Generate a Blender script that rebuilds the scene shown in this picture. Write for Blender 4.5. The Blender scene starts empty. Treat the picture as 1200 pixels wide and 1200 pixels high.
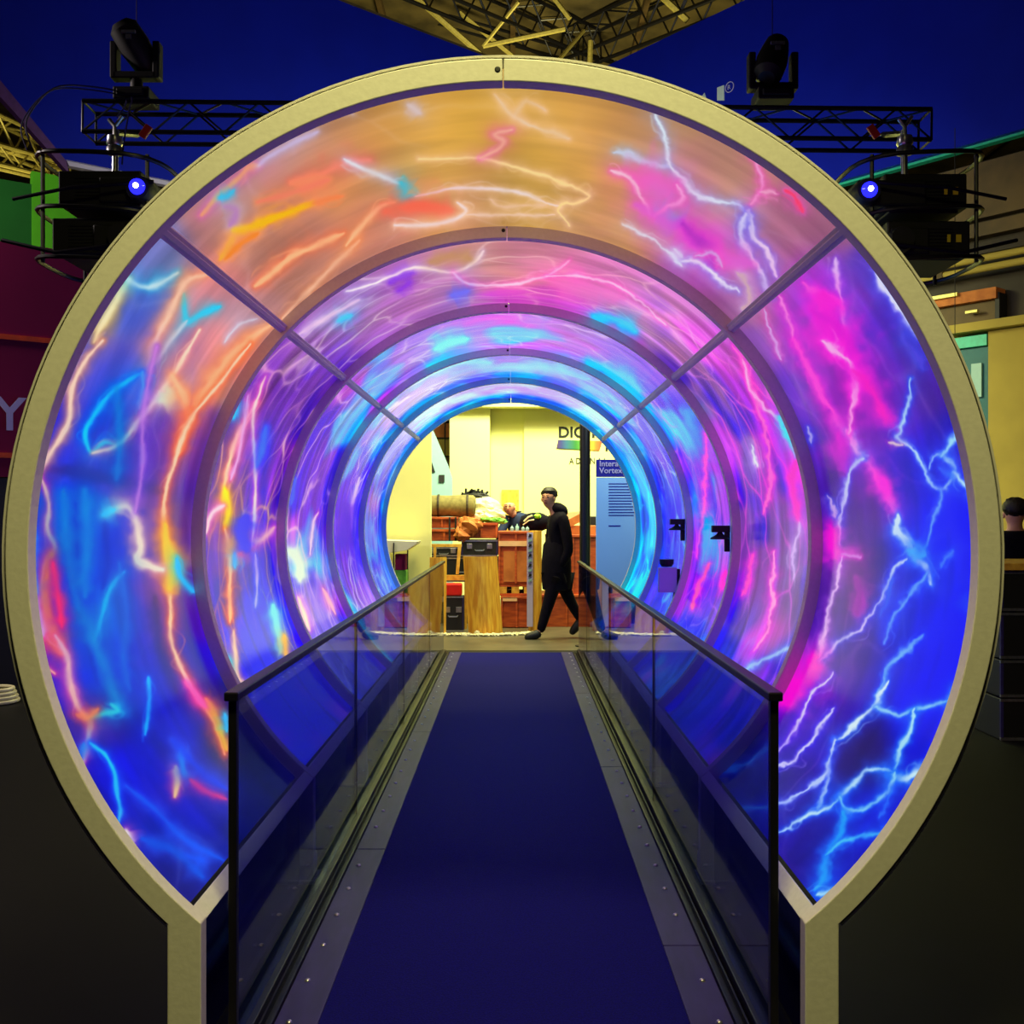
import bpy, bmesh, math, random
import numpy as np
from mathutils import Vector, Matrix

# ------------------------------------------------------------------ camera, world, lights, exposure
SC = bpy.context.scene
COL = SC.collection
R = math.radians
EYE = 1.45
cam = bpy.data.cameras.new('camera'); cam.sensor_width = 36; cam.lens = 36.0
cam.shift_x = -2 / 1200; cam.shift_y = 6 / 1200; cam.clip_end = 200
camo = bpy.data.objects.new('camera', cam); COL.objects.link(camo)
camo.location = (0.027, 0, EYE); camo.rotation_euler = (R(90), 0, 0)
SC.camera = camo
SC.view_settings.view_transform = 'Standard'; SC.view_settings.look = 'None'
SC.view_settings.exposure = 0.0; SC.view_settings.gamma = 1.0
SC.view_settings.use_curve_mapping = False
SC.cycles.max_bounces = 8; SC.cycles.transparent_max_bounces = 16
SC.cycles.sample_clamp_indirect = 4.0
w = bpy.data.worlds.new('hall'); SC.world = w; w.use_nodes = True
w.node_tree.nodes['Background'].inputs[0].default_value = (0.30, 0.28, 0.25, 1)
w.node_tree.nodes['Background'].inputs[1].default_value = 0.012

def area(name, loc, aim, size, energy, color, sy=None, spread=180):
    l = bpy.data.lights.new(name, 'AREA'); l.energy = energy; l.color = color
    l.shape = 'RECTANGLE'; l.size = size; l.size_y = sy or size; l.spread = R(spread)
    o = bpy.data.objects.new(name, l); COL.objects.link(o); o.location = loc
    o.rotation_euler = (Vector(aim) - Vector(loc)).to_track_quat('-Z', 'Y').to_euler()
    return o
def spot(name, loc, aim, energy, color, deg, blend=0.6, size=0.2):
    l = bpy.data.lights.new(name, 'SPOT'); l.energy = energy; l.color = color
    l.spot_size = R(deg); l.spot_blend = blend; l.shadow_soft_size = size
    o = bpy.data.objects.new(name, l); COL.objects.link(o); o.location = loc
    o.rotation_euler = (Vector(aim) - Vector(loc)).to_track_quat('-Z', 'Y').to_euler()
    return o
# hall lamps: overhead lamps in front of the tunnel, over the storage corner and its wall; washes and fills are unseen added lights
area('hall_lamp_front', (0.1, 0.9, 5.6), (0, 2.6, 2.0), 1.2, 84, (1, .92, .34), .5, 110)
area('hall_lamp_storage', (0.4, 13.0, 5.6), (0.3, 16.6, 0.8), 3.0, 680, (.98, .97, .46), 1.6)
area('hall_lamp_aisle', (-0.6, 11.3, 5.0), (0.0, 13.2, 0.6), 1.6, 170, (1, .88, .40), 1.2)
area('hall_lamp_wall', (1.3, 14.2, 5.2), (1.1, 18, 2.6), 2.2, 350, (.86, 1.0, .66), 1.0)
area('banner_wash', (0.6, 10.5, 6.4), (1.0, 24, 9.6), 3.0, 150, (.75, .85, 1), 1.5, 140)  # unseen light added to brighten the blue banner
area('roof_wash', (1.4, 27.5, 8.0), (1.4, 34, 17), 4.0, 650, (1, .86, .36), 2.0, 140)  # unseen up-light added behind the banner to brighten the roof
area('roof_wash_left', (-10, 22, 6.0), (-10, 25, 12), 2.0, 130, (1, .86, .36), 2.0, 140)
area('sign_fill', (1.7, 9.96, 3.3), (1.25, 11.3, 1.3), .5, 40, (.7, .9, 1), .2)  # added light, no fitting behind it, brightens the info panel
area('stand_fill_left', (-6.2, 7.2, 5.2), (-5.4, 9.6, 3.0), .8, 210, (1, .85, .8), .4)  # added unseen light that brightens the maroon and green panels
spot('hall_lamp_right', (4.4, 4.0, 5.0), (6.6, 13, 3.2), 700, (1, .85, .45), 60)

# ------------------------------------------------------------------ helpers
def X(px, d): return (px - 602) * d / 1200 + 0.027
def Z(py, d): return EYE + (606 - py) * d / 1200
def P(px, py, d): return Vector((X(px, d), d, Z(py, d)))

class MB:
    def __init__(s): s.v = []; s.f = []
    def add(s, vs, fs):
        b = len(s.v); s.v += [tuple(v) for v in vs]; s.f += [tuple(i + b for i in f) for f in fs]; return s
    def box(s, c, size, rot=None):
        m = (rot if rot is not None else Matrix.Identity(3)); c = Vector(c); h = Vector(size) / 2
        vs = [c + m @ Vector((sx * h.x, sy * h.y, sz * h.z)) for sx in (-1, 1) for sy in (-1, 1) for sz in (-1, 1)]
        return s.add(vs, [(0, 1, 3, 2), (4, 6, 7, 5), (0, 4, 5, 1), (2, 3, 7, 6), (0, 2, 6, 4), (1, 5, 7, 3)])
    def bounds(s, x0, x1, y0, y1, z0, z1):
        return s.box(((x0 + x1) / 2, (y0 + y1) / 2, (z0 + z1) / 2), (abs(x1 - x0), abs(y1 - y0), abs(z1 - z0)))
    def tube(s, pts, r, n=8, cap=True):
        pts = [Vector(p) for p in pts]; k = len(pts)
        rs = r if isinstance(r, (list, tuple)) else [r] * k
        up = None; rings = []
        for i, p in enumerate(pts):
            t = (pts[min(i + 1, k - 1)] - pts[max(i - 1, 0)]).normalized()
            if up is None: up = t.orthogonal().normalized()
            else:
                up = up - t * up.dot(t)
                up = up.normalized() if up.length > 1e-6 else t.orthogonal().normalized()
            b = t.cross(up)
            rings.append([p + (up * math.cos(2 * math.pi * j / n) + b * math.sin(2 * math.pi * j / n)) * rs[i] for j in range(n)])
        vs = [q for ring in rings for q in ring]
        fs = [(i * n + j, i * n + (j + 1) % n, (i + 1) * n + (j + 1) % n, (i + 1) * n + j) for i in range(k - 1) for j in range(n)]
        if cap: fs += [tuple(reversed(range(n))), tuple((k - 1) * n + j for j in range(n))]
        return s.add(vs, fs)
    def lathe(s, prof, c=(0, 0, 0), n=16, rot=None):
        m = rot if rot is not None else Matrix.Identity(3); c = Vector(c); k = len(prof)
        vs = [c + m @ Vector((r * math.cos(2 * math.pi * j / n), r * math.sin(2 * math.pi * j / n), z)) for r, z in prof for j in range(n)]
        fs = [(i * n + j, i * n + (j + 1) % n, (i + 1) * n + (j + 1) % n, (i + 1) * n + j) for i in range(k - 1) for j in range(n)]
        fs += [tuple(reversed(range(n))), tuple((k - 1) * n + j for j in range(n))]
        return s.add(vs, fs)
    def ell(s, c, r, rot=None, n=14, k=9, noise=0.0, seed=0):
        rnd = random.Random(seed); m = rot if rot is not None else Matrix.Identity(3); c = Vector(c)
        vs = []
        for i in range(1, k):
            a = math.pi * i / k
            for j in range(n):
                b = 2 * math.pi * j / n; q = 1 + noise * rnd.uniform(-1, 1)
                vs.append(c + m @ Vector((r[0] * math.sin(a) * math.cos(b) * q, r[1] * math.sin(a) * math.sin(b) * q, r[2] * math.cos(a) * q)))
        vs += [c + m @ Vector((0, 0, r[2])), c + m @ Vector((0, 0, -r[2]))]
        t, bt = len(vs) - 2, len(vs) - 1
        fs = [(i * n + j, (i + 1) * n + j, (i + 1) * n + (j + 1) % n, i * n + (j + 1) % n) for i in range(k - 2) for j in range(n)]
        fs += [(t, j, (j + 1) % n) for j in range(n)] + [(bt, (k - 2) * n + (j + 1) % n, (k - 2) * n + j) for j in range(n)]
        return s.add(vs, fs)
    def prism(s, poly, a, b, axis='y'):
        n = len(poly)
        def q(p, t): return (p[0], t, p[1]) if axis == 'y' else ((t, p[0], p[1]) if axis == 'x' else (p[0], p[1], t))
        vs = [q(p, a) for p in poly] + [q(p, b) for p in poly]
        fs = [tuple(range(n)), tuple(reversed(range(n, 2 * n)))] + [(i, i + n, (i + 1) % n + n, (i + 1) % n) for i in range(n)]
        return s.add(vs, fs)
    def sheet(s, grid, t):
        """grid[i][j] points; gives the sheet thickness t along its normals"""
        ni, nj = len(grid), len(grid[0]); g = [[Vector(p) for p in row] for row in grid]
        back = []
        for i in range(ni):
            for j in range(nj):
                du = g[min(i + 1, ni - 1)][j] - g[max(i - 1, 0)][j]; dv = g[i][min(j + 1, nj - 1)] - g[i][max(j - 1, 0)]
                back.append(g[i][j] + du.cross(dv).normalized() * t)
        vs = [p for row in g for p in row] + back; o = ni * nj
        fs = []
        for i in range(ni - 1):
            for j in range(nj - 1):
                a, b, c, d = i * nj + j, (i + 1) * nj + j, (i + 1) * nj + j + 1, i * nj + j + 1
                fs += [(a, b, c, d), (a + o, d + o, c + o, b + o)]
        for i in range(ni - 1):
            for j in (0, nj - 1): a, b = i * nj + j, (i + 1) * nj + j; fs.append((a, a + o, b + o, b) if j == 0 else (a, b, b + o, a + o))
        for j in range(nj - 1):
            for i in (0, ni - 1): a, b = i * nj + j, i * nj + j + 1; fs.append((a, b, b + o, a + o) if i == 0 else (a, a + o, b + o, b))
        return s.add(vs, fs)

WLOC = {}
def wl(o): return WLOC.get(o.name, Vector((0, 0, 0))) if o else Vector((0, 0, 0))
def place(o, parent):
    COL.objects.link(o)
    if parent is not None:
        o.parent = parent
        if parent.type == 'EMPTY': o.location = -wl(parent)
def obj(name, mb, mat, parent=None, smooth=False, bevel=0.0, fixn=True):
    me = bpy.data.meshes.new(name)
    me.from_pydata([tuple(v) for v in mb.v], [], mb.f)
    if fixn:
        bm = bmesh.new(); bm.from_mesh(me); bmesh.ops.recalc_face_normals(bm, faces=bm.faces); bm.to_mesh(me); bm.free()
    me.materials.append(mat)
    if smooth:
        me.polygons.foreach_set('use_smooth', [True] * len(me.polygons))
        me.set_sharp_from_angle(angle=R(40))
    o = bpy.data.objects.new(name, me); place(o, parent)
    if bevel:
        b = o.modifiers.new('bevel', 'BEVEL'); b.width = bevel; b.segments = 2; b.limit_method = 'ANGLE'
    return o
def dupmesh(src, name, parent, loc=None, rot=None):
    o = bpy.data.objects.new(name, src.data); COL.objects.link(o)
    if parent is not None: o.parent = parent
    if loc is not None: o.location = loc
    if rot is not None: o.rotation_euler = rot
    return o
def tag(o, label=None, cat=None, group=None, kind=None):
    if label: o['label'] = label
    if cat: o['category'] = cat
    if group: o['group'] = group
    if kind: o['kind'] = kind
    return o
def thing(name, label, cat, loc=(0, 0, 0), group=None):
    o = bpy.data.objects.new(name, None); COL.objects.link(o); o.location = loc
    o.empty_display_size = .1; WLOC[o.name] = Vector(loc)
    return tag(o, label, cat, group)
def copy_tree(o, parent=None):
    c = o.copy(); COL.objects.link(c)
    if parent is not None: c.parent = parent
    for ch in list(o.children): copy_tree(ch, c)
    return c
def structure(name, mb, mat, parent=None, label=None, **k):
    o = obj(name, mb, mat, parent, **k)
    if parent is None: o['kind'] = 'structure'
    if label: o['label'] = label
    return o

# ------------------------------------------------------------------ materials
def srgb(c): return tuple(((x / 255) / 12.92 if x / 255 <= .04045 else ((x / 255 + .055) / 1.055) ** 2.4) for x in c) + (1,)
def mat(name, rgb, rough=.6, metal=0.0, var=.12, scale=12.0, bump=.0, emit=None, es=1.0, rgb2=None, stretch=(1, 1, 1), spec=.5):
    m = bpy.data.materials.new(name); m.use_nodes = True; nt = m.node_tree; N = nt.nodes; L = nt.links
    b = N['Principled BSDF']; b.inputs['Roughness'].default_value = rough; b.inputs['Metallic'].default_value = metal
    b.inputs['Specular IOR Level'].default_value = spec
    c = srgb(rgb); c2 = srgb(rgb2) if rgb2 else tuple(x * (1 - var * 2.2) for x in c[:3]) + (1,)
    tc = N.new('ShaderNodeTexCoord'); mp = N.new('ShaderNodeMapping'); no = N.new('ShaderNodeTexNoise'); rp = N.new('ShaderNodeValToRGB')
    mp.inputs['Scale'].default_value = stretch
    no.inputs['Scale'].default_value = scale; no.inputs['Detail'].default_value = 5
    rp.color_ramp.elements[0].position = .36; rp.color_ramp.elements[0].color = c2
    rp.color_ramp.elements[1].position = .64; rp.color_ramp.elements[1].color = c
    L.new(tc.outputs['Object'], mp.inputs['Vector']); L.new(mp.outputs['Vector'], no.inputs['Vector'])
    L.new(no.outputs['Fac'], rp.inputs['Fac']); L.new(rp.outputs['Color'], b.inputs['Base Color'])
    if bump:
        bp = N.new('ShaderNodeBump'); bp.inputs['Strength'].default_value = bump; bp.inputs['Distance'].default_value = .01
        L.new(no.outputs['Fac'], bp.inputs['Height']); L.new(bp.outputs['Normal'], b.inputs['Normal'])
    if emit: b.inputs['Emission Color'].default_value = srgb(emit); b.inputs['Emission Strength'].default_value = es
    return m
M = {}
M['frame'] = mat('painted_frame', (226, 222, 212), .42, var=.03, scale=60, bump=.05)
M['frame_edge'] = mat('flange_strip', (210, 205, 200), .4, var=.03)
M['rubber'] = mat('black_rubber', (10, 9, 14), .6)
M['black'] = mat('black_metal', (16, 15, 20), .4, scale=30)
M['rail'] = mat('rail_metal', (18, 15, 32), .42, .1, scale=30, spec=.3)
M['matte'] = mat('black_plastic', (8, 7, 10), .6, scale=25)
M['steel'] = mat('steel', (190, 190, 195), .3, .9, scale=40)
M['carpet'] = mat('dark_carpet', (8, 4, 112), .9, var=.2, scale=180, bump=.35, spec=.12)
M['strip'] = mat('edge_metal', (52, 44, 104), .5, .15, spec=.22, var=.12, scale=25, stretch=(1, .2, 1))
M['floor'] = mat('hall_floor_shaded', (9, 8, 8), .6, spec=.2, var=.2, scale=4, bump=.04)  # dim light around the tunnel is put into this darker floor colour
M['floor_back'] = mat('storage_floor', (96, 88, 66), .4, var=.15, scale=3, bump=.05)
M['wall'] = mat('painted_wall', (238, 236, 150), .8, var=.02, scale=2, bump=.03)
M['skin'] = mat('skin', (214, 150, 120), .55, var=.05, scale=20)
M['cloth'] = mat('black_cloth', (13, 8, 24), .9, spec=.15, var=.2, scale=30, bump=.2)
M['hair'] = mat('dark_hair', (34, 20, 12), .6, var=.3, scale=60, bump=.4)
M['wood'] = mat('plywood', (246, 190, 60), .6, rgb2=(214, 140, 30), scale=5, stretch=(6, 6, .8), bump=.1)
M['yellowwood'] = mat('yellow_timber', (224, 176, 60), .6, rgb2=(196, 140, 40), scale=6, stretch=(3, 3, 3))
M['crate'] = mat('orange_crate', (196, 88, 30), .6, rgb2=(160, 62, 18), scale=6, stretch=(1, 1, 5), bump=.1)
M['card'] = mat('cardboard', (190, 112, 48), .75, rgb2=(164, 90, 34), scale=7)
M['tape'] = mat('parcel_tape', (236, 190, 140), .35, var=.05)
M['redbox'] = mat('red_plastic', (214, 28, 18), .4, var=.08)
M['canvas'] = mat('olive_canvas', (128, 116, 66), .85, var=.15, scale=18, bump=.3)
M['plastic'] = mat('crumpled_plastic', (226, 216, 170), .4, var=.06, scale=20, bump=.5)
M['neon'] = mat('neon_green', (150, 220, 40), .5, var=.1)
M['greensheet'] = mat('green_sheet', (110, 190, 60), .5, var=.2)
M['blue'] = mat('blue_banner', (6, 26, 170), .8, var=.04, scale=1.5, spec=.2)
M['maroon'] = mat('maroon_panel', (120, 10, 62), .8, var=.05, scale=2, spec=.2)
M['orange'] = mat('orange_stripe', (220, 70, 10), .6)
M['green'] = mat('green_panel', (70, 160, 20), .8, var=.08, scale=3, spec=.2)
M['greend'] = mat('dark_green_panel', (16, 84, 22), .8, var=.08, scale=3, spec=.2)
M['purple'] = mat('purple_trim', (92, 48, 120), .6)
M['letter'] = mat('pale_letter', (214, 226, 220), .5, var=.02)
M['letterp'] = mat('mauve_letter', (190, 180, 222), .5, var=.02)
M['ink'] = mat('black_ink', (16, 18, 14), .7, var=.02)
M['brown'] = mat('brown_cladding', (96, 76, 40), .7, var=.2, scale=2)
M['brownd'] = mat('dark_cladding', (50, 38, 22), .7, var=.2, scale=2)
M['roof'] = mat('roof_board', (106, 92, 50), .8, var=.3, scale=.8)
M['galv'] = mat('galvanised', (214, 200, 110), .45, .3, var=.1)
M['olive'] = mat('olive_wall', (168, 148, 64), .8, var=.06, scale=2)
M['teal'] = mat('teal_panel', (40, 190, 160), .5, var=.08)
M['teald'] = mat('dark_teal_panel', (18, 96, 104), .6, var=.05)
M['cream'] = mat('cream_enamel', (236, 232, 196), .4, var=.03)
M['sign'] = mat('sign_board', (150, 205, 255), .45, var=.02, scale=1)
M['signhead'] = mat('sign_header', (18, 20, 150), .45, var=.03)
M['navy'] = mat('navy_cloth', (22, 40, 84), .8, var=.2, bump=.2)
M['red'] = mat('red_plastic_cap', (170, 16, 20), .5)
M['sticker'] = mat('yellow_sticker', (220, 200, 30), .5, var=.03)
M['lens'] = mat('projector_lens', (20, 20, 200), .1, emit=(30, 30, 255), es=3.0)
M['lenscore'] = mat('projector_beam_glass', (240, 240, 255), .1, emit=(235, 230, 255), es=9.0)
M['white'] = mat('white_laminate', (140, 184, 182), .5, var=.02)
M['lower'] = mat('acrylic_skirt', (14, 12, 52), .10, var=.1, scale=2)

def glass(name, tint, refl=1.0):
    m = bpy.data.materials.new(name); m.use_nodes = True; nt = m.node_tree; N = nt.nodes; L = nt.links
    N.remove(N['Principled BSDF']); out = N['Material Output']
    t = N.new('ShaderNodeBsdfTransparent'); t.inputs[0].default_value = (*tint, 1)
    g = N.new('ShaderNodeBsdfGlossy'); g.inputs['Roughness'].default_value = .015
    g.inputs['Color'].default_value = (refl, refl, refl, 1)
    no = N.new('ShaderNodeTexNoise'); no.inputs['Scale'].default_value = 1.3
    bp = N.new('ShaderNodeBump'); bp.inputs['Strength'].default_value = .03; L.new(no.outputs['Fac'], bp.inputs['Height'])
    L.new(bp.outputs['Normal'], g.inputs['Normal'])
    lw = N.new('ShaderNodeLayerWeight'); lw.inputs['Blend'].default_value = .5
    pw = N.new('ShaderNodeMath'); pw.operation = 'POWER'; pw.inputs[1].default_value = 5; L.new(lw.outputs['Facing'], pw.inputs[0])
    fr = N.new('ShaderNodeMath'); fr.operation = 'MULTIPLY_ADD'; fr.inputs[1].default_value = .7; fr.inputs[2].default_value = .04
    L.new(pw.outputs[0], fr.inputs[0])
    mx = N.new('ShaderNodeMixShader'); L.new(fr.outputs[0], mx.inputs[0]); L.new(t.outputs[0], mx.inputs[1]); L.new(g.outputs[0], mx.inputs[2])
    L.new(mx.outputs[0], out.inputs[0]); return m
M['glass'] = glass('smoked_glass', (.50, .56, .80))
M['pane'] = glass('clear_pane', (.85, .85, .8))
# ------------------------------------------------------------------ the pictures shown on the tunnel's screens
R_IN, R_OUT, CZ = 1.207, 1.265, 1.35
R_SCR = 1.259
RING_Y = [2.60 + 1.46 * i for i in range(6)]; RING_D = .047
TH0 = 138.0                                    # the screens run from -TH0 to +TH0 degrees either side of the crown

def vnoise(x, y, seed=0):
    xi = np.floor(x).astype(np.int64); yi = np.floor(y).astype(np.int64); fx = x - xi; fy = y - yi
    fx = fx * fx * (3 - 2 * fx); fy = fy * fy * (3 - 2 * fy)
    def h(a, b):
        n = (a * 374761393 + b * 668265263 + seed * 974634777) & 0xffffffff
        n = ((n ^ (n >> 13)) * 1274126177) & 0xffffffff
        return ((n ^ (n >> 16)) & 0xffff) / 65535.0
    return (h(xi, yi) * (1 - fx) + h(xi + 1, yi) * fx) * (1 - fy) + (h(xi, yi + 1) * (1 - fx) + h(xi + 1, yi + 1) * fx) * fy
def fbm(x, y, seed=0, o=3):
    t = 0; a = .5
    for i in range(o): t = t + a * vnoise(x * 2 ** i, y * 2 ** i, seed + i); a *= .5
    return t / (1 - .5 ** o)
def worley(x, y, seed=0):
    xi = np.floor(x).astype(np.int64); yi = np.floor(y).astype(np.int64)
    f1 = np.full(x.shape, 9.0); f2 = f1.copy(); idv = np.zeros(x.shape)
    for dx in (-1, 0, 1):
        for dy in (-1, 0, 1):
            a = xi + dx; b = yi + dy
            n = (a * 374761393 + b * 668265263 + seed * 974634777) & 0xffffffff
            n = ((n ^ (n >> 13)) * 1274126177) & 0xffffffff; n ^= n >> 16
            px = a + (n & 0xff) / 255.0; py = b + ((n >> 8) & 0xff) / 255.0; hv = ((n >> 16) & 0xff) / 255.0
            d = np.hypot(x - px, y - py)
            idv = np.where(d < f1, hv, idv)
            f2 = np.where(d < f1, f1, np.minimum(f2, d)); f1 = np.minimum(f1, d)
    return f1, f2, idv

# colours by angle from the crown (degrees, + to the right), 0..255
ANG = {
 1: [(-133, 25, 15, 200), (-110, 45, 20, 215), (-95, 70, 25, 190), (-78, 95, 45, 180), (-60, 125, 75, 190), (-40, 165, 115, 185), (-20, 185, 135, 185), (0, 208, 158, 160), (18, 205, 140, 185), (38, 185, 130, 190), (58, 140, 105, 180), (80, 118, 90, 180), (100, 125, 100, 180), (115, 95, 80, 185), (125, 50, 60, 220), (133, 20, 40, 200)],
 2: [(-133, 60, 60, 215), (-112, 130, 115, 235), (-100, 150, 120, 225), (-85, 100, 50, 205), (-60, 125, 85, 215), (-35, 155, 120, 225), (-10, 165, 130, 225), (8, 180, 135, 225), (25, 185, 125, 220), (45, 140, 95, 235), (68, 105, 70, 235), (90, 85, 50, 235), (108, 90, 60, 235), (120, 60, 80, 235), (133, 30, 60, 190)],
 3: [(-133, 110, 110, 240), (-112, 150, 150, 250), (-95, 90, 70, 225), (-75, 80, 40, 215), (-55, 130, 110, 235), (-30, 150, 140, 245), (0, 110, 100, 240), (20, 120, 110, 245), (45, 90, 90, 245), (70, 70, 110, 250), (90, 70, 70, 250), (110, 60, 90, 250), (133, 30, 60, 220)],
 4: [(-133, 80, 110, 250), (-100, 100, 150, 255), (-80, 70, 90, 240), (-50, 60, 60, 235), (-25, 60, 70, 245), (0, 50, 80, 250), (25, 60, 110, 250), (50, 30, 140, 255), (75, 20, 190, 255), (100, 10, 220, 255), (120, 10, 200, 255), (133, 20, 120, 240)],
}
FILC = {
 1: [(-133, 90, 150, 255), (-110, 255, 190, 160), (-85, 255, 220, 140), (-60, 250, 200, 220), (-35, 245, 235, 235), (0, 245, 215, 205), (35, 250, 210, 225), (70, 250, 110, 220), (100, 240, 120, 230), (133, 90, 200, 255)],
 2: [(-133, 200, 210, 255), (-95, 255, 215, 225), (-50, 235, 220, 240), (0, 230, 220, 255), (35, 240, 190, 240), (75, 250, 110, 230), (100, 230, 120, 240), (133, 80, 180, 255)],
 3: [(-133, 220, 230, 255), (-60, 235, 225, 255), (0, 210, 230, 255), (40, 220, 200, 255), (90, 150, 220, 255), (133, 60, 200, 255)],
 4: [(-133, 170, 225, 255), (-50, 200, 230, 255), (0, 170, 230, 255), (50, 90, 250, 255), (133, 60, 255, 255)],
}
def angcol(tab, th):
    t = [r[0] for r in tab]
    return np.stack([np.interp(th, t, [r[k] for r in tab]) for k in (1, 2, 3)], -1)

# front bay: ground colours at points of the picture (x, y, r, g, b, reach)
GROUND = [
 (560, 170, 220, 176, 84, 60), (450, 150, 214, 165, 92, 50), (640, 200, 222, 178, 88, 55), (700, 150, 212, 165, 98, 45), (380, 150, 198, 148, 118, 38), (280, 250, 190, 142, 132, 34),
 (330, 160, 190, 150, 150, 26), (350, 300, 190, 140, 130, 30), (450, 260, 196, 140, 125, 26), (560, 240, 200, 155, 130, 26), (680, 260, 202, 156, 122, 26), (790, 230, 200, 130, 150, 28), (850, 190, 194, 150, 130, 32),
 (780, 130, 206, 166, 125, 30), (910, 300, 168, 118, 132, 26), (860, 330, 170, 110, 160, 22), (950, 260, 172, 122, 140, 26), (830, 300, 190, 110, 190, 22),
 (185, 300, 128, 130, 184, 22), (150, 345, 90, 110, 215, 26), (240, 330, 215, 140, 150, 24), (300, 370, 190, 150, 165, 20), (200, 420, 160, 120, 170, 24), (130, 450, 90, 90, 215, 26), (120, 500, 60, 50, 215, 24),
 (260, 420, 220, 140, 140, 22), (175, 540, 100, 50, 195, 24), (230, 520, 115, 70, 190, 20), (75, 510, 50, 50, 225, 18), (100, 640, 10, 90, 215, 22), (75, 680, 20, 10, 235, 22), (135, 720, 0, 110, 215, 20), (145, 640, 15, 10, 225, 20),
 (165, 710, 110, 30, 190, 22), (215, 700, 85, 30, 185, 18), (215, 620, 100, 60, 180, 18), (110, 780, 0, 40, 215, 22), (60, 800, 20, 10, 215, 20), (170, 790, 50, 20, 200, 24), (120, 840, 60, 20, 140, 22), (200, 860, 20, 10, 190, 24),
 (160, 920, 10, 5, 205, 26), (230, 940, 15, 20, 200, 26), (210, 1010, 35, 30, 140, 24), (180, 980, 0, 40, 200, 22), (300, 960, 10, 15, 120, 30), (280, 880, 20, 20, 100, 25),
 (950, 330, 140, 80, 215, 22), (1060, 380, 80, 60, 195, 26), (1020, 330, 105, 85, 200, 20), (1080, 450, 95, 50, 180, 26), (880, 430, 150, 110, 190, 20), (930, 450, 110, 80, 200, 20), (1110, 520, 50, 20, 205, 22), (1020, 480, 75, 25, 170, 22),
 (1000, 590, 60, 30, 150, 24), (1015, 600, 80, 50, 150, 16), (940, 540, 85, 55, 180, 18), (1060, 570, 30, 10, 190, 24), (1110, 620, 10, 10, 225, 26), (1010, 690, 60, 35, 130, 24), (1070, 690, 20, 20, 200, 20), (1110, 730, 5, 10, 222, 28),
 (1050, 720, 30, 60, 215, 16), (1000, 760, 60, 35, 150, 24), (930, 780, 150, 60, 190, 16), (1080, 800, 10, 15, 215, 26), (1000, 820, 65, 15, 170, 24), (1010, 880, 50, 30, 110, 24), (1080, 870, 10, 15, 205, 24), (950, 860, 50, 10, 180, 24), (930, 920, 40, 20, 130, 24),
 (1020, 970, 5, 25, 200, 26), (960, 990, 35, 15, 150, 24), (920, 1000, 40, 10, 150, 24), (980, 1040, 5, 40, 200, 20), (880, 930, 10, 30, 140, 24), (860, 880, 20, 20, 90, 24),
]
C_, W_, LV, OR, PK, MG, YL, RD, BL, PE = (60, 215, 250), (235, 245, 255), (215, 205, 245), (255, 165, 110), (250, 110, 205), (250, 50, 225), (255, 200, 40), (255, 90, 50), (60, 110, 255), (255, 215, 185)
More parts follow.
